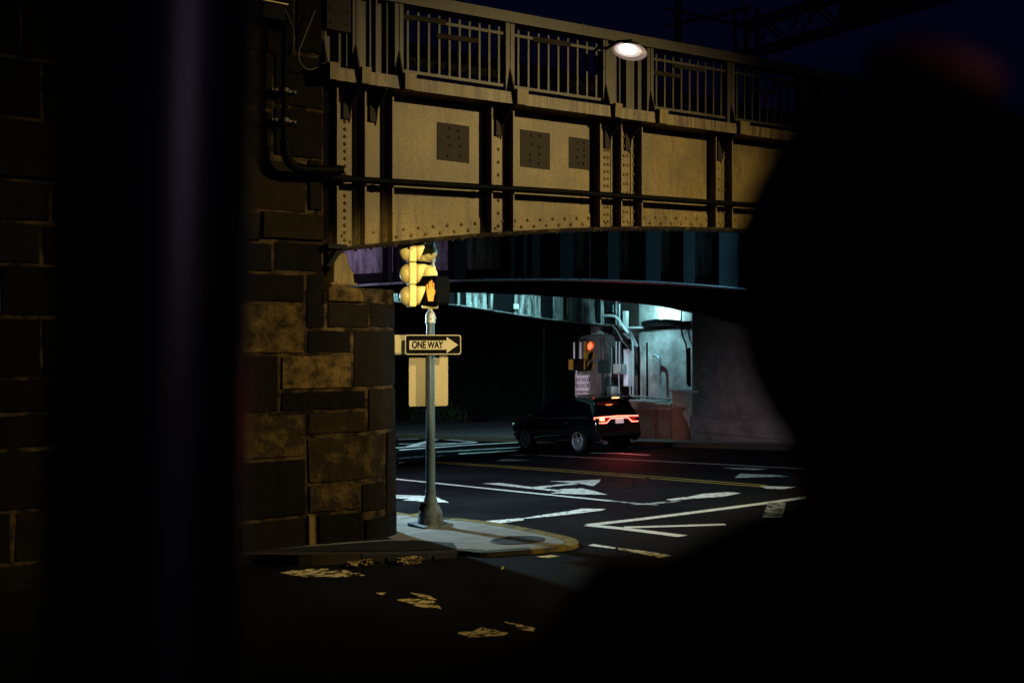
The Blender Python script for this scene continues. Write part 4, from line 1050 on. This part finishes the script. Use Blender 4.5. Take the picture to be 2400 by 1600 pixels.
# wall lamp: arched hood with a tube above it
lc = PS(1550, 752, 19.35)
wl = thing('wall_lamp', 'dark arched wall lamp throwing cool light up and down the bay', 'lamp', lc)
w2 = abs(PS(1504, 752, 19.35).y - PS(1597, 752, 19.35).y) / 2
m = MB(); arc = []
for i in range(13):
    t = -1 + i / 6; arc.append(V((19.32, lc.y + t * w2, lc.z - .02 + .10 * (1 - t * t))))
for a, b in zip(arc, arc[1:]):
    m.hexa([V((x, p.y, z)) for z, pts_ in ((lc.z - .16, (a, b)), ) for x, p in ((19.32, a), (19.32, b), (19.36, b), (19.36, a))] + [V((19.32, a.y, a.z)), V((19.32, b.y, b.z)), V((19.36, b.y, b.z)), V((19.36, a.y, a.z))])
m.box((19.32, lc.y - w2, lc.z - .19), (19.8, lc.y + w2, lc.z - .16)); m.box((19.32, lc.y - w2, lc.z - .16), (19.8, lc.y - w2 + .03, lc.z - .02)); m.box((19.32, lc.y + w2 - .03, lc.z - .16), (19.8, lc.y + w2, lc.z - .02))
m.build('hood', M['black_steel'], wl)
MB().tube([(19.55, lc.y - w2 + .12, lc.z - .06), (19.55, lc.y + w2 - .12, lc.z - .06)], .022, 8).build('tube', M['cyan_glow'], wl)

def conduit(pts, r, mt, label, s=19.55, cat='conduit', group='conduits on the underpass wall'):
    P = smooth_path([PS(x, y, s) for x, y in pts], 4)
    tag(MB().tube(P, r, 8).build('conduit', mt, loc=P[-1]), label, cat, group)
conduit([(1300, 742), (1322, 739.5), (1360, 739.5), (1400, 740), (1434, 740), (1447, 745), (1460, 764), (1472, 780)], .055, M['white_box'], 'thickest pale conduit under the girder, bending down to the wall', 18.9)
conduit([(1330, 733.5), (1400, 733), (1436, 733), (1444, 738), (1450, 750)], .022, M['dark_pipe'], 'thin dark conduit just above the thickest pale one', 18.95)
conduit([(1452, 712), (1452, 768)], .03, M['white_box'], 'short straight white conduit dropping from the girder', 19.3)
conduit([(1437, 714), (1437, 745)], .02, M['galv'], 'shortest grey conduit left of the straight white one', 19.3)
conduit([(1392, 763), (1420, 763), (1433, 763), (1443, 770), (1452, 785), (1460, 800), (1471, 812), (1476, 826), (1476.5, 925)], .03, M['galv'], 'galvanised conduit sweeping from the pier top and down to the car roof', 19.3)
conduit([(1448, 767), (1462, 767), (1472, 772), (1482, 786), (1494, 812)], .033, M['galv'], 'upper of two parallel conduits bending over the white cabinet', 19.35)
conduit([(1450, 771), (1462, 772), (1472, 779), (1482, 795), (1491, 812)], .025, M['galv'], 'lower of two parallel conduits bending over the white cabinet', 19.4)
conduit([(1462, 782), (1474, 792), (1483, 806), (1484, 930)], .045, M['galv'], 'thick vertical conduit beside the white cabinet', 19.4)
conduit([(1460, 792), (1470, 806), (1478, 820)], .03, M['black_steel'], 'short black conduit elbow among the grey ones', 19.2)
conduit([(1444.5, 800), (1444.5, 854)], .032, M['galv'], 'left of two straight conduits entering the grey box', 19.2)
conduit([(1452, 800), (1452, 854)], .032, M['galv'], 'right of two straight conduits entering the grey box', 19.2)
conduit([(1433, 815), (1433, 862), (1430, 900)], .025, M['galv'], 'thin conduit along the rounded edge of the pier', 19.25)
conduit([(1455, 800), (1456, 840), (1458, 870), (1453, 885)], .014, M['cable'], 'thin cable hanging beside the grey box', 19.15)
conduit([(1450, 876), (1452, 932)], .022, M['galv'], 'conduit leaving the bottom of the grey box', 19.2)
conduit([(1495, 812), (1497, 826), (1497.5, 935)], .05, M['dark_pipe'], 'dark thick standpipe at the left edge of the lit bay', 19.5)
conduit([(1516, 802), (1516, 935)], .03, M['dark_pipe'], 'dark vertical conduit crossing the lit bay', 19.72)
conduit([(1597, 722), (1597, 768), (1601, 790), (1609, 815), (1611, 900)], .03, M['dark_pipe'], 'dark conduit kinking down the right edge of the lit bay', 19.6)
conduit([(1615, 815), (1616, 905)], .06, M['dark_pipe'], 'dark downpipe in the corner right of the lit bay', 19.4)
conduit([(1530, 832), (1540, 834), (1545, 846), (1546, 900)], .05, M['galv'], 'pale hooked vent pipe standing out from the lit bay', 19.4)
def wbox(px0, py0, px1, py1, s, d, name, mt, label, cat):
    a = PS(px0, py0, s); b = PS(px1, py1, s); m = MB(); m.box((s, a.y, a.z), (s + d, b.y, b.z)); m.box((s - .012, a.y - .04, a.z - .05), (s, b.y + .04, b.z + .05))
    return tag(m.build(name, mt, loc=V((s, (a.y + b.y) / 2, b.z)), bevel=.012), label, cat)
wbox(1437, 853, 1455, 876, 19.15, .3, 'junction_box', M['concrete_pale'], 'pale square junction box under two straight conduits', 'junction box')
wbox(1421, 905, 1438, 932, 19.1, .3, 'junction_box', M['concrete_pale'], 'lower pale junction box just above the car roof', 'junction box')
wbox(1461.5, 818, 1473.5, 905, 19.5, .25, 'steel_cabinet', M['sign_blue_white'], 'tall narrow bluish white cabinet between the conduits', 'cabinet')
wbox(1459.5, 729, 1468, 771, 19.2, .12, 'pull_box', M['white_box'], 'upright white cable box below the girder', 'cable box')
wbox(1469, 765.5, 1493, 769.5, 19.3, .3, 'wall_shelf', M['white_box'], 'small white shelf left of the bright lamp', 'shelf')
# concrete utility housings on the pavement
def cab(px0, px1, pt, pbase, label, depth=.8, cap=True):
    p = G((px0 + px1) / 2, pbase, .15); a = PS(px0, 950, p.x); b = PS(px1, 950, p.x); zt_ = PS((px0 + px1) / 2, pt, p.x).z
    t = thing('utility_housing', label, 'housing', (p.x, (a.y + b.y) / 2, p.z), 'concrete housings on the far pavement')
    m = MB(); m.box((p.x, a.y, p.z - .15), (p.x + depth, b.y, zt_ - .09)); m.build('body', M['bin'], t, bevel=.03)
    m = MB(); m.box((p.x - .05, a.y + .04, zt_ - .09), (p.x + depth, b.y - .04, zt_)); m.build('lid', M['concrete_pale'], t, bevel=.02)
    m = MB(); w = abs(a.y - b.y); y0 = min(a.y, b.y); m.box((p.x - .012, y0 + w * .12, p.z + .12), (p.x, y0 + w * .88, zt_ - .2)); m.build('door', M['bin'], t, bevel=.01)
cab(1575, 1637, 913, 1031, 'tallest concrete housing at the right end of the row', .9)
cab(1538, 1571, 944, 1028, 'middle concrete housing with a pale lid', .8)
cab(1478, 1534, 938, 1027, 'widest low concrete housing, nearest the car tail')
pts = smooth_path([PS(1478, 927, 18.9), PS(1500, 929, 18.9), PS(1573, 934, 18.9)], 4)
tag(MB().tube(pts, .03, 8).build('handrail', M['galv'], loc=pts[0]), 'thin horizontal rail above the concrete housings', 'rail')

# ================================================================ BLACK SUV
random.seed(8)
ct = G(1360, 1061.5); TH = math.radians(-1.5)
def rz(x, y): return V((x * math.cos(TH) - y * math.sin(TH), x * math.sin(TH) + y * math.cos(TH), 0))
o = ct - rz(-.86, -1.5); o.z = plane_z(o.x, o.y)
car = bpy.data.objects.new('parked_car', None); car.name = 'sport_utility_car'; COL.objects.link(car); car.location = o; car.rotation_euler = (math.atan(-.0602), 0, TH); WL[car.name] = V((0, 0, 0))
tag(car, 'black sport utility car with lit red tail lights crossing under the bridge', 'car')
ST = [(-2.50, .46, .66, .78, .82, .78, 1.08, .72), (-2.47, .36, .80, .90, .93, .88, 1.16, .80), (-2.36, .30, .84, .94, .955, .925, 1.30, .84), (-2.25, .29, .84, .95, .96, .935, 1.52, .76), (-2.10, .29, .84, .95, .96, .94, 1.73, .67), (-1.8, .29, .84, .95, .96, .94, 1.785, .69), (-.8, .29, .84, .95, .96, .94, 1.805, .71),
      (.2, .29, .84, .95, .96, .94, 1.80, .71), (.62, .29, .84, .95, .96, .94, 1.745, .68), (1.0, .29, .84, .95, .96, .935, 1.50, .73), (1.32, .29, .84, .95, .96, .93, 1.235, .80), (1.6, .29, .84, .95, .96, .92, 1.17, .80), (2.1, .29, .82, .93, .95, .90, 1.13, .76), (2.38, .31, .78, .88, .92, .85, 1.05, .70), (2.52, .38, .66, .76, .82, .74, .93, .60)]
def ring(st):
    y, zb, xb, xs, xm, xw, zt_, xt = st; belt = min(1.12, zt_ - .06)
    half = [(0, zb), (xb, zb), (xs, .45), (xm, .82), (xw, belt), (xt + (xw - xt) * .06, zt_ - .07), (xt * .82, zt_ - .008), (0, zt_ + .012)]
    return [V((x, y, z)) for x, z in half] + [V((-x, y, z)) for x, z in half[-2:0:-1]]
m = MB(); rs = [ring(s_) for s_ in ST]; n = len(rs[0])
m.add([p for r_ in rs for p in r_], [(i * n + k, i * n + (k + 1) % n, (i + 1) * n + (k + 1) % n, (i + 1) * n + k) for i in range(len(rs) - 1) for k in range(n)] + [tuple(range(n))[::-1], tuple(range((len(rs) - 1) * n, len(rs) * n))], True)
m.build('body', M['car'], car, local=True, sub=2)
def side_pt(y, t, sgn, off=.012):
    for a, b in zip(ST, ST[1:]):
        if a[0] <= y <= b[0]:
            u = (y - a[0]) / (b[0] - a[0]); s_ = [p + (q - p) * u for p, q in zip(a, b)]; break
    belt = 1.13; xw = s_[5]; xt = s_[7] + (s_[5] - s_[7]) * .06; zt_ = s_[6] - .09
    return V((sgn * (xw + (xt - xw) * t + off), y, belt + (zt_ - belt) * t))
for sg in (-1, 1):
    for y0, y1, l0, l1 in ((.02, 1.02, .92, .25), (-1.02, -.06, .92, .92), (-2.0, -1.12, .80, .92)):
        m = MB(); q = 6; vs = []
        for i in range(q + 1):
            y = y0 + (y1 - y0) * i / q; tt = l0 + (l1 - l0) * i / q
            vs += [side_pt(y, .06, sg), side_pt(y, tt, sg)]
        m.add(vs, [(2 * i, 2 * i + 2, 2 * i + 3, 2 * i + 1) for i in range(q)], True)
        m.build('side_window', M['car_glass'], car, local=True)
    # belt moulding, sill strip, roof rail, door handles, mirror, seams
    m = MB(); m.tube([side_pt(y, .02, sg, .012) for y in (-2.0, -1, 0, 1.0)], .009, 6); m.build('belt_moulding', M['chrome'], car, local=True)
    m = MB(); m.tube([V((sg * .955, y, .40)) for y in (-1.0, 0, 1.05)], .012, 6); m.build('sill_strip', M['chrome'], car, local=True)
    m = MB(); m.tube([V((sg * .66, y, z)) for y, z in ((-1.95, 1.78), (-1.85, 1.84), (-.8, 1.865), (.3, 1.855), (.45, 1.79))], .016, 6); m.build('roof_rail', M['car_trim'], car, local=True)
    for y in (.12, -.92):
        m = MB(); m.box((sg * .955, y - .1, .955), (sg * .985, y + .1, .98)); m.build('door_handle', M['chrome'], car, local=True, bevel=.008)
    m = MB(); m.ball((sg * 1.05, .98, 1.16), .11, .08, .085); m.box((sg * .92, .95, 1.11), (sg * 1.0, 1.0, 1.15)); m.build('wing_mirror', M['car'], car, local=True)
    m = MB(); m.box((sg * .70, 2.40, .86), (sg * .86, 2.46, .96)); m.build('headlight', M['white_box'], car, local=True, bevel=.02)  # white enamel paints in the headlamp's bright reflection
    for y in (-1.5, 1.54):
        w_ = MB(); w_.lathe((sg * .70, y, .39), (sg, 0, 0), [(.25, 0), (.37, .0), (.388, .03), (.388, .22), (.37, .25), (.29, .255), (.285, .18), (.02, .18)], 32)
        ty = w_.build('wheel', M['rubber'], car, local=True)
        a_ = MB(); a_.lathe((sg * .70, y, .39), (sg, 0, 0), [(.285, .235), (.292, .258), (.270, .262), (.262, .235)], 32)
        for k_ in range(5):
            for dk in (-.13, .13):
                an = 2 * PI * k_ / 5 + dk; d_ = V((0, math.cos(an), math.sin(an))); e_ = V((0, -math.sin(an), math.cos(an)))
                a_.obox(V((sg * .945, y, .39)) + d_ * .155, V((sg * .012, 0, 0)), d_ * .115, e_ * .014)
        a_.lathe((sg * .70, y, .39), (sg, 0, 0), [(.06, .235), (.055, .262), (.001, .265)], 16)
        rim = a_.build('rim', M['alloy'], ty, local=True)
        g_ = MB(); pr = []
        for k_ in range(15):
            an = math.radians(-8 + 196 * k_ / 14); pr.append((math.cos(an), math.sin(an)))
        vs = [V((sg * x, y + c_ * r_, .39 + s_ * r_)) for c_, s_ in pr for r_, x in ((.40, .93), (.40, .968), (.455, .968), (.47, .95))]
        g_.add(vs, [(4 * i + k_, 4 * i + k_ + 1, 4 * i + 5 + k_, 4 * i + 4 + k_) for i in range(14) for k_ in range(3)], True); g_.build('wheel_arch', M['car_trim'], car, local=True)
# rear screen and spoiler
m = MB(); m.add([V((-.78, -2.385, 1.30)), V((.78, -2.385, 1.30)), V((.62, -2.15, 1.68)), V((-.62, -2.15, 1.68))], [(0, 1, 2, 3)]); m.build('rear_screen', M['car_glass'], car, local=True)
m = MB(); m.hexa([V(q) for q in ((-.66, -2.36, 1.745), (.66, -2.36, 1.745), (.68, -1.9, 1.79), (-.68, -1.9, 1.79), (-.64, -2.36, 1.775), (.64, -2.36, 1.775), (.66, -1.9, 1.815), (-.66, -1.9, 1.815))]); m.build('spoiler', M['car'], car, local=True, bevel=.012)
m = MB(); m.box((-.13, -2.372, 1.735), (.13, -2.33, 1.756)); m.build('high_brake_light', M['tail_hot'], car, local=True)
# tail lights: one continuous glowing loop
yb = -2.515
loop = [(-.90, -2.36, 1.13), (-.80, yb + .03, 1.145), (0, yb, 1.165), (.80, yb + .03, 1.145), (.90, -2.36, 1.13), (.885, -2.40, .985), (.80, yb + .04, .965), (.52, yb, .965), (.36, yb, 1.10), (-.36, yb, 1.10), (-.52, yb, .965), (-.80, yb + .04, .965), (-.885, -2.40, .985), (-.90, -2.36, 1.13)]
MB().tube([V(p) for p in loop], .0155, 8, cap=False).build('tail_light_strip', M['tail'], car, local=True)
for sg in (-1, 1):
    m = MB(); m.prism([V((sg * .55, yb + .012, .985)), V((sg * .80, yb + .04, .985)), V((sg * .885, -2.385, 1.0)), V((sg * .89, -2.36, 1.12)), V((sg * .78, yb + .04, 1.13)), V((sg * .40, yb + .012, 1.13))], (0, .012, 0)); m.build('tail_light', M['tail_dim'], car, local=True)
    if sg < 0:
        m = MB(); m.box((sg * .78, yb - .004, 1.045), (sg * .62, yb + .02, 1.115)); m.build('brake_lamp', M['tail_hot'], car, local=True)
    m = MB(); m.box((sg * .60, -2.53, .60), (sg * .78, -2.48, .63)); m.build('reflector', M['chrome'], car, local=True)
    m = MB(); m.tube([V((sg * .55, -2.53, .33)), V((sg * .55, -2.3, .33))], .05, 12); m.build('exhaust_pipe', M['chrome'], car, local=True)
m = MB(); m.box((-.155, -2.535, .93), (.155, -2.50, 1.085)); m.build('licence_plate', M['plate'], car, local=True, bevel=.006)
m = MB(); m.hexa([V(q) for q in ((-.86, -2.56, .50), (.86, -2.56, .50), (.93, -2.3, .50), (-.93, -2.3, .50), (-.86, -2.545, .74), (.86, -2.545, .74), (.93, -2.3, .74), (-.93, -2.3, .74))]); m.build('bumper', M['car'], car, local=True, bevel=.05)

# ================================================================ FOREGROUND: POST AND PERSON
d = .75
pt = PD(372, 0, d); pb = PD(336, 1600, d); dv = (pt - pb).normalized()
zg = gz(pb.x, pb.y)
q0 = pb - dv * ((pb.z - zg + .03) / dv.z); q1 = pt + dv * 2.6
pp = thing('foreground_post', 'wide black steel post close to the viewer, out of focus', 'post', q0)
MB().tube([q0, q1], .0685, 40).build('shaft', M['post_paint'], pp)
m = MB(); m.lathe(q0, (0, 0, 1), [(.16, -.02), (.16, .04), (.10, .06), (.075, .14)], 28); m.build('foot_collar', M['post_paint'], pp)

hc = PD(2098, 690, .66)
fx, fy = RT, FW
gp_ = V((hc.x, hc.y, gz(hc.x, hc.y)))
per = thing('person', 'person in a dark coat and knit hat seen from behind, a black silhouette', 'person', gp_)
H = hc.z - gp_.z
def bp(x, y, z): return gp_ + fx * x + fy * y + V((0, 0, z))
sk = [(0, 0, .92, .155, .11), (0, 0, 1.08, .15, .11), (0, .0, 1.25, .175, .12), (0, -.01, 1.36, .17, .115), (0, -.005, H - .19, .075, .075), (0, 0, H - .11, .062, .066), (0, .01, H - .055, .066, .085), (0, .01, H + .01, .078, .10), (0, .0, H + .065, .066, .088),
      (-.16, -.01, 1.385, .075, .075), (-.225, -.02, 1.30, .066, .066), (-.25, -.02, 1.06, .05, .05), (-.21, .10, .90, .042, .042),
      (.16, -.01, 1.385, .075, .075), (.225, -.02, 1.30, .066, .066), (.25, -.02, 1.06, .05, .05), (.21, .10, .90, .042, .042),
      (-.10, 0, .84, .095, .10), (-.105, .01, .47, .065, .07), (-.11, -.02, .09, .045, .05), (-.115, .13, .04, .042, .038),
      (.10, 0, .84, .095, .10), (.105, .01, .47, .065, .07), (.11, -.02, .09, .045, .05), (.115, .13, .04, .042, .038), (0, .115, H - .015, .014, .018)]
ed = [(0, 1), (1, 2), (2, 3), (3, 4), (4, 5), (5, 6), (6, 7), (7, 8), (3, 9), (9, 10), (10, 11), (11, 12), (3, 13), (13, 14), (14, 15), (15, 16), (0, 17), (17, 18), (18, 19), (19, 20), (0, 21), (21, 22), (22, 23), (23, 24), (7, 25)]
me = bpy.data.meshes.new('body'); me.from_pydata([tuple(bp(a, b, c) - gp_) for a, b, c, _, _ in sk], ed, [])
bo = bpy.data.objects.new('body', me); COL.objects.link(bo)
bo.modifiers.new('skin', 'SKIN'); bo.modifiers.new('sub', 'SUBSURF').levels = 2
for i, (_, _, _, r1, r2) in enumerate(sk):
    me.skin_vertices[0].data[i].radius = (r1, r2)
me.skin_vertices[0].data[0].use_root = True
dg = bpy.context.evaluated_depsgraph_get(); dg.update()
me2 = bpy.data.meshes.new_from_object(bo.evaluated_get(dg)); bpy.data.objects.remove(bo)
me2.name = 'body'; me2.materials.clear()
for k_ in ('coat', 'trousers', 'skin'): me2.materials.append(M[k_])
for p in me2.polygons:
    z = p.center.z; p.use_smooth = True; p.material_index = 2 if z > H - .15 else (1 if z < .78 and abs(p.center.xy.dot(fx.xy)) < .19 else 0)
bo = link('body', me2, per, gp_)
m = MB(); m.ball(bp(-.004, -.02, H + .0), .098, .112, .126, 24, 14, (fx, fy, UP)); m.ball(bp(0, -.05, H - .06), .085, .085, .10, 20, 10, (fx, fy, UP)); m.ball(bp(-.022, -.03, H - .01), .078, .09, .09, 20, 10, (fx, fy, UP)); m.build('hair', M['hair'], per)
m = MB()
m.lathe(bp(-.004, -.015, H + .005), (0, 0, 1), [(.101, .0), (.102, .02), (.0985, .035), (.090, .06), (.073, .09), (.052, .11), (.026, .124), (.001, .128)], 28)
hat = m.build('knit_hat', M['hair'], per)
pc = PD(2186, 176, .655); m = MB(); m.ball(pc, .044, .034, .019, 16, 10, (RT + V((0, 0, -.2)), FW, UP)); m.build('pompom', M['cap'], hat)
# collar and hood fold of the coat
m = MB(); m.lathe(bp(0, -.012, H - .215), (0, 0, 1), [(.125, -.03), (.098, .02), (.078, .05), (.074, .055)], 24); m.build('coat_collar', M['coat'], per)
m = MB()
pts = [bp(x, -.015, z) for x, z in ((-.27, 1.12), (-.245, 1.30), (-.19, H - .285), (-.09, H - .215), (0, H - .19), (.09, H - .215), (.19, H - .285), (.245, 1.30), (.27, 1.12))]
m.tube(smooth_path(pts, 4), .072, 16); m.build('coat_shoulders', M['coat'], per)

# ================================================================ OVERHEAD WIRE GANTRY ON THE BRIDGE
g0 = PN(1736, 128, 17.5); g1 = V((g0.x, 2.2, g0.z))
ga = thing('wire_gantry', 'dark lattice gantry over the tracks against the navy sky', 'gantry', (g0.x, g0.y, 6.5))
m = MB(); hgt = 1.25
for dx in (0, .7):
    for dz in (0, hgt): m.box((g0.x + dx - .07, g1.y, g0.z + dz - .09), (g0.x + dx + .07, g0.y + .3, g0.z + dz + .09))
k_ = 0; y = g1.y
while y < g0.y:
    for dx in (0, .7):
        m.tube([(g0.x + dx, y, g0.z + (hgt if k_ % 2 else 0)), (g0.x + dx, min(y + 1.3, g0.y), g0.z + (0 if k_ % 2 else hgt))], .05, 6)
    m.tube([(g0.x, y, g0.z), (g0.x + .7, y + .8, g0.z)], .04, 6); y += 1.3; k_ += 1
m.build('truss_beam', M['black_steel'], ga)
for y in (g0.y, g1.y):
    m = MB()
    for dx in (0, .7):
        for dy in (-.3, .3): m.box((g0.x + dx - .06, y + dy - .06, 6.5), (g0.x + dx + .06, y + dy + .06, g0.z + hgt + .8))
    z = 6.6
    while z < g0.z: 
        m.tube([(g0.x, y - .3, z), (g0.x + .7, y - .3, z + .7)], .03, 6); m.tube([(g0.x, y - .3, z), (g0.x, y + .3, z + .7)], .03, 6); z += .7
    m.build('mast', M['black_steel'], ga)
m = MB(); a = PN(1765, 20, 12); m.box((g0.x + .1, 8.5, g0.z + .15), (g0.x + .16, 12.5, g0.z + 1.1)); m.build('back_board', M['pink_smear'], ga)
# second lighter catenary arm further along
h0 = PN(1590, 95, 18.5)
gb = thing('wire_gantry', 'thinner single catenary mast with sloping arms left of the lattice gantry', 'gantry', (h0.x, h0.y, 6.5))
MB().box((h0.x - .1, h0.y - .1, 6.5), (h0.x + .1, h0.y + .1, h0.z + 4)).build('mast', M['black_steel'], gb)
for py0, py1 in ((62, 20), (20, 66)):
    a = PN(1560, py0, 18.5); b = PN(1760, py1, 15); m = MB(); m.tube([a, b], .06, 6); m.build('arm', M['black_steel'], gb)

# scrub at the far bank
def shrub(px, py, h, label):
    q = G(px, py, .1); rnd = random.Random(int(px)); t = thing('shrub', label, 'shrub', q, 'shrubs at the foot of the far bank')
    m = MB()
    for k_ in range(7):
        a = rnd.uniform(0, 6.28); m.tube([q, q + V((math.cos(a) * h * .2, math.sin(a) * h * .2, h * .5)), q + V((math.cos(a) * h * .5, math.sin(a) * h * .5, h * rnd.uniform(.7, 1)))], .02, 5, .006)
    m.build('stems', M['bark'], t); m = MB()
    for k_ in range(420):
        a = rnd.uniform(0, 6.28); rr = h * .65 * math.sqrt(rnd.random()); z = h * rnd.uniform(.15, 1.05) * (1 - .35 * rr / h)
        c = q + V((math.cos(a) * rr, math.sin(a) * rr, z)); l = rnd.uniform(.05, .11); u = V((rnd.uniform(-1, 1), rnd.uniform(-1, 1), rnd.uniform(-1, 1))).normalized() * l; w_ = u.cross(V((rnd.uniform(-1, 1), rnd.uniform(-1, 1), 1))).normalized() * l * .5
        m.add([c - u, c + w_, c + u, c - w_], [(0, 1, 2, 3)])
    m.build('foliage', M['leaf'], t)
shrub(985, 992, 1.2, 'small leafy shrub at the far bank, just left of the pole')
shrub(1035, 991, 1.5, 'larger leafy shrub at the far bank, just right of the pole')
shrub(1075, 992, 1.0, 'lowest leafy shrub at the far bank, farther right of the pole')

# ================================================================ CAMERA, SKY, LIGHT
cam = bpy.data.cameras.new('camera'); co = bpy.data.objects.new('camera', cam); COL.objects.link(co)
cam.sensor_width = 36; cam.lens = 36 * FPX / 2400; cam.clip_start = .05; cam.clip_end = 2000
co.matrix_world = Matrix((( RT.x, 0, -FW.x, CAM.x), (RT.y, 0, -FW.y, CAM.y), (0, 1, 0, CAM.z), (0, 0, 0, 1)))
cam.dof.use_dof = True; cam.dof.focus_distance = 17.5; cam.dof.aperture_fstop = 2.0
SC.camera = co

wd = bpy.data.worlds.new('World'); SC.world = wd; wd.use_nodes = True
nt = wd.node_tree; bg = nt.nodes['Background']
sky = nt.nodes.new('ShaderNodeTexSky'); sky.sky_type = 'NISHITA'; sky.sun_disc = False
sky.sun_elevation = math.radians(-2.0); sky.sun_rotation = math.radians(200); sky.ozone_density = 6
nt.links.new(sky.outputs['Color'], bg.inputs['Color']); bg.inputs['Strength'].default_value = .05

def lamp(name, kind, loc, col, power, target=None, size=.1, angle=60, blend=.4, sy=None):
    l = bpy.data.lights.new(name, kind); l.color = col; l.energy = power
    if kind == 'SPOT': l.spot_size = math.radians(angle); l.spot_blend = blend; l.shadow_soft_size = size
    elif kind == 'AREA':
        l.shape = 'RECTANGLE'; l.size = size; l.size_y = sy or size
    elif kind == 'SUN': l.angle = math.radians(angle)
    else: l.shadow_soft_size = size
    ob_ = bpy.data.objects.new(name, l); COL.objects.link(ob_); ob_.location = loc
    if target is not None: ob_.rotation_euler = (V(target) - V(loc)).to_track_quat('-Z', 'Y').to_euler()
    return ob_
# sodium street lamp on the viewer's side, out of frame to the right
lamp('street_lamp', 'SPOT', (9.5, -13.5, 9.9), (1, .77, .33), 16500, (2.9, -1.8, 2.2), .12, 60, .85)
lamp('signal_fill_left', 'SPOT', (-5.5, -14.5, 6.2), (1, .80, .40), 9000, (.35, .3, 3.3), .12, 13, .7)  # unseen warm spot added to brighten the near signal head
# cool lamps under the bridge, with unseen fills added among them
CY = (.40, .92, 1)
lamp('bay_up_light', 'AREA', (19.5, lc.y, lc.z - .02), CY, 330, (19.72, lc.y, lc.z + .6), .06, sy=1.2)
lamp('bay_down_light', 'SPOT', (18.3, lc.y + .2, lc.z + .1), (.40, .86, 1), 260, (19.6, lc.y - .1, lc.z - 2.5), .05, 122, .7)
lamp('conduit_fill', 'SPOT', (17.4, 14.6, 4.3), CY, 480, (19.4, 17.1, 3.2), .06, 62, .7)  # unseen source added to brighten the conduits
lamp('girder_gap_lamp', 'SPOT', (13.0, 13.6, 5.4), CY, 1700, (11.5, 18, 4.6), .08, 125, .4)
lamp('left_wall_lamp', 'SPOT', (.75, 5.4, 3.75), (.55, .87, 1), 5000, (2.6, 1.6, 0), .08, 112, .9)
lamp('road_fill_inner', 'SPOT', (.3, 9.2, 3.6), (.66, .82, 1), 5500, (6.5, 8.0, -.6), .08, 80, .8)  # unseen source added to light the road beside the car
lamp('far_left_lamp', 'SPOT', (1, 21, 3.0), (.55, .90, 1), 18000, (15.7, 27, -1.6), .1, 62, .5)
lamp('sign_fill', 'SPOT', (.9, 12, 3.0), (1, .80, .90), 7000, PD(1365, 896, 39.75), .1, 16, 1)  # unseen narrow spot added to brighten the DO NOT BLOCK sign
lamp('web_lamp', 'SPOT', (17.8, 1.7, 4.9), (.24, .72, 1), 4800, (8, 4, 5.0), .08, 70, .5)
lamp('left_web_fill', 'SPOT', (.9, 1.2, 5.3), (.74, .55, 1), 230, (1.2, 4, 4.5), .05, 84, .8)  # hidden violet source added to tint the inner web's left end
lamp('red_tail_glow', 'AREA', (0, 0, 0), (1, .09, .08), 30, None, 1.5, sy=.12)
lamp('red_corner_glow', 'SPOT', (0, 0, 0), (1, .40, .38), 70, None, .06, 74, .8)
sheen_fill = lamp('sheen_fill', 'SUN', (0, 0, 30), (.80, .62, .95), .09, -(-FW * .62 + RT * .78 + V((0, 0, .2))) * 20 + V((0, 0, 30)), angle=.5)  # unseen low light added for sheen on the foreground post and pompom
for nm_, lp_ in (('red_tail_glow', (0, -2.62, 1.05)), ('red_corner_glow', (1.0, -2.45, 1.08))):
    tl = bpy.data.objects[nm_]; tl.parent = car; tl.location = lp_; tl.rotation_euler = (math.radians(-62), 0, math.radians(8))
tl.rotation_euler = V((4.2, 4.6, -.75)).to_track_quat('-Z', 'Y').to_euler()

vs_ = SC.view_settings; vs_.view_transform = 'Standard'; vs_.look = 'None'; vs_.exposure = 0; vs_.gamma = 1; vs_.use_curve_mapping = False
SC.cycles.use_denoising = True; SC.cycles.max_bounces = 6; SC.cycles.sample_clamp_indirect = .25
